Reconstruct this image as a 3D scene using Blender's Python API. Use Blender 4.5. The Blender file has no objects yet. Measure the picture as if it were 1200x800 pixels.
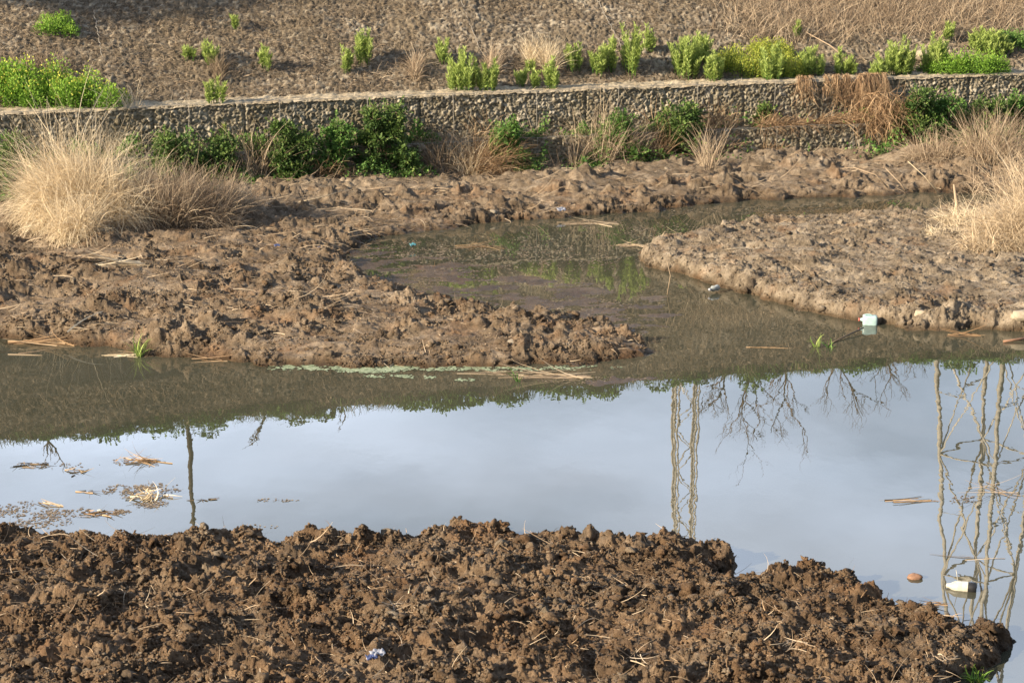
import bpy, math, random
import numpy as np
rs = np.random.RandomState(7); random.seed(7)
R = math.radians
# ------------------------------------------------------------------ camera, sky, sun, exposure
sc = bpy.context.scene
FP, HC = 2400.0, 8.0
PITCH = math.atan(587.0/FP)
cam = bpy.data.objects.new('camera', bpy.data.cameras.new('camera')); sc.collection.objects.link(cam)
cam.location = (0, 0, HC); cam.rotation_euler = (math.pi/2-PITCH, 0, 0)
cam.data.lens = 72; cam.data.sensor_width = 36; cam.data.clip_end = 3000
sc.camera = cam
SUN_EL, SUN_DIR = R(21), (-0.87, -0.49)          # horizontal direction towards the sun
sun = bpy.data.objects.new('sun', bpy.data.lights.new('sun', 'SUN')); sc.collection.objects.link(sun)
sun.data.energy = 5.0; sun.data.angle = R(0.6); sun.data.color = (1.0, 0.83, 0.60)
az = math.atan2(SUN_DIR[0], SUN_DIR[1])           # clockwise from +Y
sun.rotation_euler = (math.pi/2-SUN_EL, 0, math.pi-az)
w = bpy.data.worlds.new('World'); sc.world = w; w.use_nodes = True
nt = w.node_tree; nt.nodes.clear()
sky = nt.nodes.new('ShaderNodeTexSky'); sky.sky_type = 'NISHITA'; sky.sun_disc = False
sky.sun_elevation = SUN_EL; sky.sun_rotation = az; sky.air_density = 1.0; sky.dust_density = 1.2; sky.ozone_density = 1.0
tc = nt.nodes.new('ShaderNodeTexCoord'); mp = nt.nodes.new('ShaderNodeMapping'); mp.inputs['Scale'].default_value = (1.0, 1.0, 2.6)
mp.inputs['Location'].default_value = (0.35, 0.2, 0.1)
cn = nt.nodes.new('ShaderNodeTexNoise'); cn.inputs['Scale'].default_value = 2.2; cn.inputs['Detail'].default_value = 6; cn.inputs['Roughness'].default_value = .5
cr = nt.nodes.new('ShaderNodeValToRGB'); cr.color_ramp.elements[0].position = .38; cr.color_ramp.elements[0].color = (.25,.25,.25,1)
cr.color_ramp.elements[1].position = .68; cr.color_ramp.elements[1].color = (.9,.9,.9,1)
mx = nt.nodes.new('ShaderNodeMixRGB'); mx.inputs[2].default_value = (12.5, 13.2, 14.6, 1)
bg = nt.nodes.new('ShaderNodeBackground'); bg.inputs['Strength'].default_value = .05
wo = nt.nodes.new('ShaderNodeOutputWorld')
L = nt.links.new
L(tc.outputs['Generated'], mp.inputs[0]); L(mp.outputs[0], cn.inputs['Vector']); L(cn.outputs[0], cr.inputs[0])

# sky brightened ahead of the camera, added to light up its water reflection
dp = nt.nodes.new('ShaderNodeVectorMath'); dp.operation = 'DOT_PRODUCT'; dp.inputs[1].default_value = (.0, .95, .31); L(tc.outputs['Generated'], dp.inputs[0])
mr = nt.nodes.new('ShaderNodeMapRange'); mr.interpolation_type = 'SMOOTHSTEP'; mr.inputs[1].default_value = .86; mr.inputs[2].default_value = .965; mr.inputs[3].default_value = .5; mr.inputs[4].default_value = 2.8
L(dp.outputs['Value'], mr.inputs[0])
sc2 = nt.nodes.new('ShaderNodeVectorMath'); sc2.operation = 'SCALE'; sc2.inputs[0].default_value = (10.6, 12.3, 15.2); L(mr.outputs[0], sc2.inputs['Scale']); L(sc2.outputs[0], mx.inputs[2])
L(cr.outputs[0], mx.inputs[0]); L(sky.outputs[0], mx.inputs[1]); L(mx.outputs[0], bg.inputs[0]); L(bg.outputs[0], wo.inputs[0])
sc.view_settings.view_transform = 'Standard'; sc.view_settings.look = 'None'
sc.view_settings.exposure = 1.42; sc.view_settings.gamma = 1

# ------------------------------------------------------------------ noise
_perm = rs.permutation(256); _perm = np.concatenate([_perm, _perm])
_ga = rs.rand(256)*2*np.pi; _gx = np.cos(_ga); _gy = np.sin(_ga); _rv = rs.rand(256, 6)
def _h(i, j, s=0): return _perm[(_perm[(i+s*37) & 255] + j + s*11) & 255]
def pn(x, y, s=0):                                # gradient noise about -1..1
    xi = np.floor(x).astype(np.int64); yi = np.floor(y).astype(np.int64); xf = x-xi; yf = y-yi
    u = xf*xf*xf*(xf*(xf*6-15)+10); v = yf*yf*yf*(yf*(yf*6-15)+10)
    def g(a, b):
        k = _h(xi+a, yi+b, s); return _gx[k]*(xf-a)+_gy[k]*(yf-b)
    return 1.45*((g(0,0)*(1-u)+g(1,0)*u)*(1-v)+(g(0,1)*(1-u)+g(1,1)*u)*v)
def fbm(x, y, o=4, s=0, r=.5):
    t = 0; a = 1
    for k in range(o): t = t+a*pn(x*2**k+k*7.3, y*2**k-k*3.1, s+k); a *= r
    return t
def cell(x, y, s=0):                              # F1, F2, id hash of nearest
    xi = np.floor(x).astype(np.int64); yi = np.floor(y).astype(np.int64)
    f1 = np.full(x.shape, 9.); f2 = np.full(x.shape, 9.); idd = np.zeros(x.shape, np.int64)
    for a in (-1, 0, 1):
        for b in (-1, 0, 1):
            k = _h(xi+a, yi+b, s); dx = xi+a+_rv[k, 0]-x; dy = yi+b+_rv[k, 1]-y; d = dx*dx+dy*dy
            c = d < f1; f2 = np.where(c, f1, np.minimum(f2, d)); f1 = np.where(c, d, f1); idd = np.where(c, k, idd)
    return np.sqrt(f1), np.sqrt(f2), idd
def sstep(a, b, x): t = np.clip((x-a)/(b-a), 0, 1); return t*t*(3-2*t)

# ------------------------------------------------------------------ geometry of the place
cp, sp = math.cos(PITCH), math.sin(PITCH)
def ray(px, py):
    a = (px-600)/FP; b = -(py-400)/FP
    return np.array([a, cp+b*sp, -sp+b*cp])
def at(px, py, z=0.): r = ray(px, py); t = (z-HC)/r[2]; return np.array([r[0]*t, r[1]*t, z])
ZT, ZL, ZC = 2.1, 1.03, 8.4                       # top of wall, ledge, crest of embankment
_wp = np.array([at(0,133,ZT), at(400,116.5,ZT), at(800,100,ZT), at(1200,87,ZT)])
_wc = np.polyfit(_wp[:, 0], _wp[:, 1], 2)
def Yw(x):
    xc = np.clip(x, -13, 14); return np.polyval(_wc, xc)+(x-xc)*(2*_wc[0]*xc+_wc[1])
_sl = 2*_wc[0]*0+_wc[1]; CA = 1/math.sqrt(1+_sl*_sl)
def poly(pts, z=0.): return np.array([at(a, b, z)[:2] for a, b in pts])
def sdist(P, X, Y):                               # >0 inside
    best = np.full(X.shape, 1e9); ins = np.zeros(X.shape, bool); n = len(P)
    for i in range(n):
        ax, ay = P[i]; bx, by = P[(i+1) % n]; ex, ey = bx-ax, by-ay
        t = np.clip(((X-ax)*ex+(Y-ay)*ey)/(ex*ex+ey*ey+1e-12), 0, 1)
        best = np.minimum(best, (X-ax-t*ex)**2+(Y-ay-t*ey)**2)
        if ay != by:
            c = ((ay > Y) != (by > Y)) & (X < (bx-ax)*(Y-ay)/(by-ay)+ax); ins ^= c
    d = np.sqrt(best); return np.where(ins, d, -d)
PF = poly([(-500,625),(-100,628),(60,634),(180,640),(300,640),(420,642),(470,634),(560,632),(660,638),(760,644),(838,648),(852,664),(835,676),
           (880,690),(960,685),(1015,694),(1035,708),(1058,722),(1100,744),(1128,746),(1158,735),(1182,750),(1188,768),(1160,785),(1120,800),(1105,850),(1100,1200),(-500,1200)])
PL = poly([(-900,360),(-300,378),(0,393),(60,399),(130,407),(175,417),(260,424),(350,429),(450,430),(560,429),(650,429),(720,426),(762,413),(752,402),(715,390),(665,378),
           (600,368),(520,358),(455,340),(415,318),(400,300),(430,281),(520,268),(600,259),(680,254),(770,246),(830,238),(950,232),(1060,227),(1120,226),(1180,228),(1260,215),(1900,190),(1900,150),(-900,200)])
PR = poly([(748,303),(766,290),(800,284),(850,272),(920,266),(1000,261),(1090,256),(1180,246),(1900,225),(1900,410),(1400,392),(1210,388),(1130,386),(1080,385),(1040,382),(1000,375),(940,363),(895,350),(850,338),(800,322),(765,313)])
PS = poly([(380,300),(450,290),(520,305),(600,320),(690,335),(765,352),(775,372),(745,388),(700,388),(600,365),(500,350),(400,330)])
PB = poly([(680,446),(720,441),(780,441),(790,443),(750,445),(700,450)])
PC = poly([(900,686),(930,684),(960,690),(930,694)])
def base(X, Y, full=False):
    wx = X+.16*fbm(X*1.3, Y*1.3, 4, 1, .5); wy = Y+.24*fbm(X*1.1+9, Y*1.1, 4, 2, .5)
    dF = sdist(PF, wx, wy); dL = sdist(PL, wx, wy); dR = sdist(PR, wx, wy); dS = sdist(PS, wx, wy); dB = sdist(PB, wx, wy)
    def prof(d, top, wd, ex=.6): return np.where(d < 0, np.maximum(d*.5, -.4), top*np.sin(np.clip(d/wd, 0, 1)**ex*1.5708))
    low = fbm(X*.35, Y*.35, 2, 5)
    hF = prof(dF, .17, .35)+sstep(.4, 3.5, dF)*(.07+.10*low)-.05*sstep(.6,.0,np.hypot((X-at(845,672)[0])/.8,(Y-at(845,672)[1])/.7))*0
    toW = Yw(X)-Y
    hL = prof(dL, .20, .8, .85)+sstep(.5, 3., dL)*(.10+.13*low)+.10*sstep(6., 0., toW)*sstep(.3, 1.5, dL)+.10*sstep(.5,2.2,dL)*pn(X*.5+3, Y*.9, 8)
    hR = prof(dR, .25, .35, .8)+sstep(.4, 2.5, dR)*(.06+.08*low)
    hS = np.where(dS > 0, -.002*sstep(0, .5, dS), np.maximum(dS*.05, -.3))+.024*fbm(X*1.2, Y*1.9, 6, 9, .62)
    hB = np.where(dB > 0, .03*sstep(0, .3, dB), np.maximum(dB*.3, -.3))+.012*fbm(X*4, Y*3, 3, 12)
    h = np.maximum.reduce([hF, hL, hR, hS, hB])
    if full: return h, dF, dL, dR, dS
    return h
def clods(X, Y, c, s, wmin=.0, k=.72):
    f1, f2, i = cell(X/c, Y/c, s); wgt = wmin+(1-wmin)*_rv[i, 2]
    return wgt*np.sqrt(np.clip(1-(f1/k)**2, 0, 1))
def terrain(X, Y):
    h, dF, dL, dR, dS = base(X, Y, True)
    wx = X+.05*fbm(X*4.5, Y*4.5, 3, 21, .5); wy = Y+.05*fbm(X*4.5+5, Y*4.5, 3, 22, .5)
    land = np.maximum.reduce([dF, dL, dR]); m = sstep(-.16, .10, land)
    toW = Yw(X)-Y
    a = .75; u = (X*math.cos(a)+Y*math.sin(a)); v = (-X*math.sin(a)+Y*math.cos(a))
    nearF = (dF > -.3).astype(float)
    def bil(x, y, o, s_, r=.5):
        t = 0; am = 1
        for k in range(o): t = t+am*(np.abs(pn(x*1.93**k+k*5.1, y*1.93**k+k*2.7, s_+k))-.22); am *= r
        return t
    c0 = clods(wx, wy, .46, 29, .0, .8); c1 = clods(wx, wy, .27, 31, .0); c2 = clods(wx+.02*fbm(X*11, Y*11, 2, 23), wy, .13, 33); c3 = clods(X+.012*fbm(X*25, Y*25, 2, 25), Y, .065, 35)
    patch = sstep(-.25, .45, fbm(X*.8, Y*.8, 2, 41))
    fine = fbm(X*16, Y*16, 3, 51, .55)
    B1 = bil(wx*2.6, wy*2.6, 5, 81, .5); B2 = bil(wx*6.5+3, wy*6.5, 4, 88, .5)
    B3 = bil(wx*1.2+wy*.5, wy*4.0-wx*.8, 5, 95, .52); B4 = bil(wx*1.5, wy*2.1, 5, 111, .52)
    chunk = sstep(-.35, .35, fbm(X*1.1+20, Y*1.5, 3, 47))
    rakeF = fbm(u*.9, v*3.0, 3, 61)
    eF = np.exp(-((dF-.25)/.3)**2)
    hF = .10*c0*chunk+(.07+.06*eF)*c1*(.3+.7*patch)+.05*c2+.02*c3+.14*B1+.05*B2+.022*fine+.08*rakeF+.04*fbm(X*2.0,Y*2.0,2,71)
    mid = sstep(7.2, 9.5, toW)
    patchL = sstep(-.1, .5, fbm(X*.55+4, Y*.55, 3, 43)+.9*mid-.25)
    smear = fbm(X*.50+Y*.12, Y*3.2-X*.9, 4, 63, .5)
    eL = np.exp(-((dL-.30)/.30)**2)
    hL = patchL*(.09*c0*chunk+.05*c1*_f(patch)+.022*c2+.06*B4+.04*B1)+(.07+.05*sstep(7, 4, toW))*B4+(.10+.07*sstep(8, 4, toW))*B3+(.25+.75*chunk)*(.016*fine+.025*B2+.03*B1)+.13*smear*(1-.4*patchL)+.03*eL*c1+.06*fbm(X*1.5, Y*2.0, 3, 73)
    a2 = .62; u2 = X*math.cos(a2)+Y*math.sin(a2); v2 = -X*math.sin(a2)+Y*math.cos(a2)
    rut = sstep(4.5, 8., X-.1*(Y-35))*sstep(38.5, 35.5, Y)
    eR = np.exp(-((dR-.15)/.2)**2)+1.2*np.exp(-((dR-.35)/.4)**2)*(Y > 39)
    patchR = sstep(.1, .7, fbm(X*.7, Y*.9, 3, 45))
    hR = .02*c2*patchR+.05*c1*patchR*chunk+.016*fine+.022*B2+.05*B1*(.3+patchR)+.10*B3+.055*B4+.06*eR*c1+.07*fbm(X*1.0+Y*1.3, Y*3.6-X*1.2, 4, 65, .5)+rut*.12*pn(u2*.8, v2*3.2, 67)+.035*fbm(X*1.3,Y*1.6,2,77)
    gr = pn(X*.35+Y*.1, Y*7.5-X*1.6, 141)+.5*pn(X*.6, Y*14-X*2.5, 143)
    hL = hL+.030*gr*(1.1-patchL); hR = hR+.016*gr
    mod = sstep(-.45, .5, fbm(X*.42+Y*.25+31, Y*.85-X*.2, 4, 131, .6))
    hL = hL*(.32+.95*mod)+.05*pn(X*.4+Y*.3, Y*1.1-X*.3, 135); hR = hR*(.40+.85*mod); hF = hF*(.55+.5*mod)
    isR = dR > np.maximum(dL, dF)
    d = np.where(nearF > 0, hF, np.where(isR, hR, hL))
    mud = sstep(-.3, .3, dS)*(1-m)
    h = h+m*(d-.03*np.exp(-(land/.1)**2))+mud*(.006*fine+.012*c3*sstep(.2,.6,fbm(X*.9,Y*.9,2,91)))
    dry = np.where(nearF > 0, .12+.2*patch, np.where(isR, .95, .55+.2*sstep(6, 2, toW)))
    return h, dry, m
def _f(p): return .4+.6*p
def G(X, Y):                                       # coarse surface of everything, for placing things
    d = (Y-Yw(X))*CA
    s = np.where(d < .9, ZT, np.minimum(ZT+(d-.9)/1.5, ZC))
    return np.where(d < -.55, base(X, Y), np.where(d < 0, ZL, s))
def hit(px, py):
    r = ray(px, py); t = np.concatenate([np.linspace(14, 44, 600), np.linspace(44.02, 75, 2500)])
    Pz = HC+r[2]*t; g = G(r[0]*t, r[1]*t); k = int(np.argmax(Pz <= g))
    if not (Pz <= g).any(): k = len(t)-1
    return np.array([r[0]*t[k], r[1]*t[k], g[k]])
def foot(p, label):                                # things that stand in front of the wall, not on its ledge
    if abs(p[2]-ZL) < .03 and 'ledge' not in label: p = np.array([p[0], float(Yw(p[0]))-.85, 0]); p[2] = float(G(p[:1], p[1:2])[0])
    return p
def gz(x, y): return float(G(np.array([x]), np.array([y]))[0])

# ------------------------------------------------------------------ mesh helpers
col = sc.collection
def tag(o, label=None, cat=None, group=None, kind=None):
    for k, v in (('label', label), ('category', cat), ('group', group), ('kind', kind)):
        if v: o[k] = v
    return o
def mesh_np(name, V, F, mat, parent=None, attrs=None, smooth=False, loc=None):
    V = np.asarray(V, float); F = np.asarray(F)
    if loc is not None: V = V-np.asarray(loc)
    me = bpy.data.meshes.new(name); k = F.shape[1]
    me.vertices.add(len(V)); me.vertices.foreach_set('co', V.astype(np.float32).ravel())
    me.loops.add(F.size); me.loops.foreach_set('vertex_index', F.astype(np.int32).ravel())
    me.polygons.add(len(F)); me.polygons.foreach_set('loop_start', np.arange(0, F.size, k, dtype=np.int32))
    if smooth: me.polygons.foreach_set('use_smooth', np.ones(len(F), bool))
    for an, av in (attrs or {}).items():
        at_ = me.attributes.new(an, 'FLOAT', 'POINT'); at_.data.foreach_set('value', np.asarray(av, np.float32))
    me.update(calc_edges=True); me.materials.append(mat)
    o = bpy.data.objects.new(name, me); col.objects.link(o)
    if parent is not None: o.parent = parent
    elif loc is not None: o.location = tuple(loc)
    return o
def empty(name, loc, label, cat, group=None):
    o = bpy.data.objects.new(name, None); col.objects.link(o); o.location = tuple(loc); o.empty_display_size = .2
    return tag(o, label, cat, group)
def gridF(nr, nc):
    i = np.arange(nr*nc).reshape(nr, nc)
    return np.stack([i[:-1,:-1], i[:-1,1:], i[1:,1:], i[1:,:-1]], -1).reshape(-1, 4)
class Acc:
    def __init__(s): s.V = []; s.F = []; s.A = []; s.n = 0
    def add(s, V, F, a):
        s.V.append(V); s.F.append(F+s.n); s.A.append(np.broadcast_to(a, (len(V),)) if np.ndim(a) == 0 else a); s.n += len(V)
    def build(s, name, mat, parent=None, smooth=False, loc=None):
        if not s.V: return None
        return mesh_np(name, np.concatenate(s.V), np.concatenate(s.F), mat, parent, {'rnd': np.concatenate(s.A)}, smooth, loc)
def unit(v): return v/(np.linalg.norm(v, axis=-1, keepdims=True)+1e-9)
def leaves(acc, P, D, ln, wd, rnd=None):           # rhombic, slightly folded leaves
    n = len(P); D = unit(D); S = unit(np.cross(D, unit(rs.randn(n, 3)))); N = np.cross(S, D)
    ln = np.broadcast_to(ln, (n,))[:, None]; wd = np.broadcast_to(wd, (n,))[:, None]
    V = np.stack([P, P+D*ln*.45+S*wd*.5+N*wd*.12, P+D*ln, P+D*ln*.45-S*wd*.5+N*wd*.12], 1).reshape(-1, 3)
    F = np.arange(4*n).reshape(n, 4); a = np.repeat(rs.rand(n) if rnd is None else rnd, 4)
    acc.add(V, F, a)
def blades(acc, P, D, ln, wd, droop, segs=4, rnd=None, curl=.0, zmin=None):
    n = len(P); D = unit(D); ln = np.broadcast_to(ln, (n,)); wd = np.broadcast_to(wd, (n,)); droop = np.broadcast_to(droop, (n,))
    S = unit(np.cross(D, unit(rs.randn(n, 3)))); p = P.copy(); d = D.copy(); rows = []
    cr_ = rs.randn(n, 3)*curl
    for k in range(segs+1):
        t = k/segs; wk = (wd*(1-.75*t**1.5))[:, None]*.5
        rows.append(np.stack([p-S*wk, p+S*wk], 1))
        st = (ln/segs)[:, None]; d = d+cr_/segs; d[:, 2] -= droop/segs; d = unit(d); p = p+d*st
        if zmin is not None: p[:, 2] = np.maximum(p[:, 2], zmin)
    V = np.stack(rows, 1).reshape(n, -1, 3); m = V.shape[1]
    q = np.array([[2*k, 2*k+1, 2*k+3, 2*k+2] for k in range(segs)])
    F = (np.arange(n)[:, None, None]*m+q[None]).reshape(-1, 4)
    acc.add(V.reshape(-1, 3), F, np.repeat(rs.rand(n) if rnd is None else rnd, m))
def tube(acc, pts, rad, ns=6, rnd=.5):
    pts = np.asarray(pts, float); m = len(pts); rad = np.broadcast_to(rad, (m,))
    T = unit(np.gradient(pts, axis=0)); ref = np.array([0, 0, 1.]) if abs(T[0, 2]) < .9 else np.array([1., 0, 0])
    A = unit(np.cross(T, ref)); B = np.cross(T, A); th = np.arange(ns)*2*np.pi/ns
    V = pts[:, None]+rad[:, None, None]*(np.cos(th)[None, :, None]*A[:, None]+np.sin(th)[None, :, None]*B[:, None])
    i = np.arange(m*ns).reshape(m, ns); j = np.roll(i, -1, 1)
    F = np.stack([i[:-1], j[:-1], j[1:], i[1:]], -1).reshape(-1, 4)
    V = V.reshape(-1, 3); n0 = len(V); V = np.vstack([V, pts[:1], pts[-1:]])
    c0 = np.stack([i[0], j[0], np.full(ns, n0), np.full(ns, n0)], -1)[:, :3]; c1 = np.stack([j[-1], i[-1], np.full(ns, n0+1)], -1)
    # keep quads only: degenerate-free caps from pairs of ring edges (ns is even)
    capq = [[i[0, (k+2) % ns], i[0, k+1], i[0, k], n0] for k in range(0, ns, 2)]+[[i[-1, k], i[-1, k+1], i[-1, (k+2) % ns], n0+1] for k in range(0, ns, 2)]
    acc.add(V, np.vstack([F, np.array(capq)]), rnd)

# ------------------------------------------------------------------ materials
def newmat(name):
    m = bpy.data.materials.new(name); m.use_nodes = True; return m, m.node_tree, m.node_tree.nodes['Principled BSDF']
def node(nt, t, **k):
    n = nt.nodes.new(t)
    for a, b in k.items():
        if a in n.inputs: n.inputs[a].default_value = b
        else: setattr(n, a, b)
    return n
def noise(nt, scale, detail=4, rough=.55, vec=None):
    n = node(nt, 'ShaderNodeTexNoise'); n.inputs['Scale'].default_value = scale; n.inputs['Detail'].default_value = detail; n.inputs['Roughness'].default_value = rough
    if vec is not None: nt.links.new(vec, n.inputs['Vector'])
    return n.outputs[0]
def ramp(nt, fac, stops):
    r = node(nt, 'ShaderNodeValToRGB'); e = r.color_ramp.elements
    while len(e) < len(stops): e.new(.5)
    for x, (p, c) in zip(e, stops): x.position = p; x.color = (*c, 1)
    nt.links.new(fac, r.inputs[0]); return r.outputs[0]
def mixc(nt, f, a, b, mode='MIX'):
    m = node(nt, 'ShaderNodeMixRGB', blend_type=mode)
    for s, v in ((0, f), (1, a), (2, b)):
        if hasattr(v, 'is_output'): nt.links.new(v, m.inputs[s])
        else: m.inputs[s].default_value = v if s == 0 else (*v, 1)
    return m.outputs[0]
def maprange(nt, v, a, b, c=0., d=1.):
    m = node(nt, 'ShaderNodeMapRange'); nt.links.new(v, m.inputs[0])
    for i, x in zip((1, 2, 3, 4), (a, b, c, d)): m.inputs[i].default_value = x
    return m.outputs[0]
def math_(nt, op, a, b=0.):
    m = node(nt, 'ShaderNodeMath', operation=op)
    for s, v in ((0, a), (1, b)):
        if hasattr(v, 'is_output'): nt.links.new(v, m.inputs[s])
        else: m.inputs[s].default_value = v
    return m.outputs[0]
def bump(nt, bs, h, dist, strength=1.):
    b = node(nt, 'ShaderNodeBump'); b.inputs['Distance'].default_value = dist; b.inputs['Strength'].default_value = strength
    nt.links.new(h, b.inputs['Height']); nt.links.new(b.outputs[0], bs.inputs['Normal'])
def attr(nt, n): a = node(nt, 'ShaderNodeAttribute', attribute_name=n); return a.outputs['Fac']
def posn(nt): return node(nt, 'ShaderNodeNewGeometry').outputs['Position']

def mud_mat(name):
    m, nt, bs = newmat(name); P = posn(nt); dry = attr(nt, 'dry')
    dark = ramp(nt, noise(nt, 5, 6, .65, P), [(.3, (.078,.050,.028)), (.5, (.185,.116,.066)), (.68, (.38,.262,.160))])
    pale = ramp(nt, noise(nt, 4, 6, .65, P), [(.3, (.13,.104,.075)), (.5, (.30,.25,.188)), (.68, (.50,.43,.34))])
    c = mixc(nt, dry, dark, pale)
    c = mixc(nt, maprange(nt, noise(nt, 45, 4, .7, P), .35, .7), mixc(nt, .5, c, (.45,.40,.36), 'MULTIPLY'), c)
    moist = maprange(nt, noise(nt, .9, 6, .68, P), .44, .60)
    c = mixc(nt, math_(nt, 'MULTIPLY', math_(nt, 'MULTIPLY', moist, maprange(nt, dry, .5, 1., 1., .55)), .8), c, mixc(nt, 1., c, (.52,.49,.46), 'MULTIPLY'))
    rust = maprange(nt, noise(nt, 1.4, 4, .6, P), .54, .68)
    c = mixc(nt, math_(nt, 'MULTIPLY', rust, .35), c, (.27,.145,.07))
    sx = node(nt, 'ShaderNodeSeparateXYZ'); nt.links.new(P, sx.inputs[0]); z = sx.outputs[2]
    zz = math_(nt, 'ADD', z, math_(nt, 'MULTIPLY', math_(nt, 'SUBTRACT', noise(nt, 3, 3, .5, P), .5), -.10))
    wet = maprange(nt, zz, .14, .03)
    wetc = mixc(nt, 1., c, (.42,.37,.31), 'MULTIPLY')
    c = mixc(nt, wet, c, wetc)
    nt.links.new(c, bs.inputs['Base Color'])
    nt.links.new(maprange(nt, wet, 0, 1, .9, .42), bs.inputs['Roughness'])
    bs.inputs['Specular IOR Level'].default_value = .25
    h = math_(nt, 'ADD', noise(nt, 38, 7, .72, P), math_(nt, 'MULTIPLY', noise(nt, 120, 4, .7, P), .4))
    bump(nt, bs, h, .05, 1.)
    return m
M_mud = mud_mat('mud')
def stone_mat(name, stops, mud, mudamt, sc_=30):
    m, nt, bs = newmat(name); P = posn(nt)
    c = ramp(nt, attr(nt, 'rnd'), stops)
    c = mixc(nt, .5, c, ramp(nt, noise(nt, sc_, 4, .7, P), [(.3, (.55,.5,.45)), (.7, (1.2,1.15,1.1))]), 'MULTIPLY')
    f = math_(nt, 'MULTIPLY', maprange(nt, noise(nt, .9, 5, .7, P), .42, .62), mudamt)
    c = mixc(nt, f, c, mud)
    gap_shade = attr(nt, 'gap'); c = mixc(nt, math_(nt, 'MULTIPLY', gap_shade, .8), c, (mud[0]*.5, mud[1]*.5, mud[2]*.5))  # shade in the gaps painted in: colour darkened between stones
    nt.links.new(c, bs.inputs['Base Color']); bs.inputs['Roughness'].default_value = .9; bs.inputs['Specular IOR Level'].default_value = .2
    bump(nt, bs, noise(nt, 40, 5, .7, P), .02, .7); return m
M_slope = stone_mat('slope_stone', [(.0, (.095,.078,.06)), (.4, (.18,.15,.115)), (.75, (.27,.235,.185)), (1., (.40,.36,.285))], (.150,.120,.083), .85)
M_wall = stone_mat('gabion_stone', [(.0, (.14,.125,.095)), (.4, (.23,.21,.165)), (.75, (.31,.285,.23)), (1., (.44,.41,.34))], (.19,.16,.10), .55)
M_cap = stone_mat('dusty_stone', [(.0, (.30,.26,.19)), (1., (.46,.41,.32))], (.33,.27,.19), .7)
def leaf_mat(name, stops, tr=.35, rough=.6):
    m, nt, bs = newmat(name); c = ramp(nt, attr(nt, 'rnd'), stops)
    nt.links.new(c, bs.inputs['Base Color']); bs.inputs['Roughness'].default_value = rough; bs.inputs['Specular IOR Level'].default_value = .25
    t = node(nt, 'ShaderNodeBsdfTranslucent'); nt.links.new(c, t.inputs[0]); mx = node(nt, 'ShaderNodeMixShader'); mx.inputs[0].default_value = tr
    nt.links.new(bs.outputs[0], mx.inputs[1]); nt.links.new(t.outputs[0], mx.inputs[2]); nt.links.new(mx.outputs[0], nt.nodes['Material Output'].inputs[0]); return m
M_bright = leaf_mat('bright_leaf', [(0, (.13,.20,.045)), (.5, (.25,.34,.085)), (1, (.40,.48,.15))])
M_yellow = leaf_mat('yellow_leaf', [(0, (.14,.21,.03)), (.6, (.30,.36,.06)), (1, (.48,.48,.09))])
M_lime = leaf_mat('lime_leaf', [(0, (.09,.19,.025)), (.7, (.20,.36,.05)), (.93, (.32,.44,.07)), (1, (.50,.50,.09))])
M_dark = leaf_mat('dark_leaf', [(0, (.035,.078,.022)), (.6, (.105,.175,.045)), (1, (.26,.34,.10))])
M_mid = leaf_mat('mid_leaf', [(0, (.05,.12,.025)), (.6, (.11,.22,.05)), (1, (.22,.34,.09))])
M_straw = leaf_mat('pale_straw', [(0, (.36,.27,.17)), (.5, (.62,.515,.36)), (1, (.82,.73,.56))], .3, .7)
M_straw2 = leaf_mat('dull_straw', [(0, (.28,.20,.13)), (.5, (.48,.385,.265)), (1, (.70,.60,.45))], .25, .7)
M_tan = leaf_mat('tan_stem', [(0, (.20,.145,.10)), (.5, (.37,.285,.20)), (1, (.56,.465,.345))], .2, .7)
M_rust = leaf_mat('rusty_straw', [(0, (.13,.08,.045)), (.5, (.29,.19,.11)), (1, (.48,.35,.22))], .15, .8)
M_deadb = leaf_mat('dead_brush', [(0, (.095,.070,.046)), (.5, (.19,.142,.097)), (1, (.35,.28,.20))], .1, .8)
def plain(name, c, rough=.5, metal=0., bs_=None, nscale=None, dark=.7):
    m, nt, bs = newmat(name); bs.inputs['Roughness'].default_value = rough; bs.inputs['Metallic'].default_value = metal
    P = posn(nt); cc = mixc(nt, maprange(nt, noise(nt, nscale or 12, 5, .65, P), .4, .65), tuple(x*dark for x in c), c); nt.links.new(cc, bs.inputs['Base Color'])
    return m
M_twig = plain('twig_bark', (.24,.17,.14), .9)
M_bark = plain('bark', (.13,.095,.07), .9); M_pale_bark = plain('pale_bark', (.62,.54,.42), .85)
M_steel = plain('weathered_steel', (.78,.74,.66), .7); M_pole = plain('wood_pole', (.15,.12,.09), .9)
M_wire = plain('galvanised_wire', (.30,.28,.25), .6)
M_aqua = plain('aqua_plastic', (.36,.52,.53), .35, dark=.75); M_red = plain('red_plastic', (.5,.12,.09), .4); M_white = plain('white_plastic', (.58,.56,.48), .4, dark=.6)
M_shaded = plain('shaded_plastic', (.02,.02,.022), .4); M_blue = plain('blue_film', (.08,.11,.26), .35, nscale=40, dark=.6); M_film = plain('white_film', (.33,.35,.42), .3, nscale=40)
M_clear = plain('dirty_plastic', (.38,.40,.38), .25); M_cyan = plain('cyan_film', (.08,.25,.30), .4)
M_rock = plain('brown_rock', (.24,.135,.085), .8, nscale=30); M_prock = plain('pale_rock', (.34,.29,.22), .85, nscale=20)
M_scum = leaf_mat('algae', [(0, (.16,.20,.12)), (.6, (.25,.30,.19)), (1, (.36,.40,.27))], 0, .8)
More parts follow.
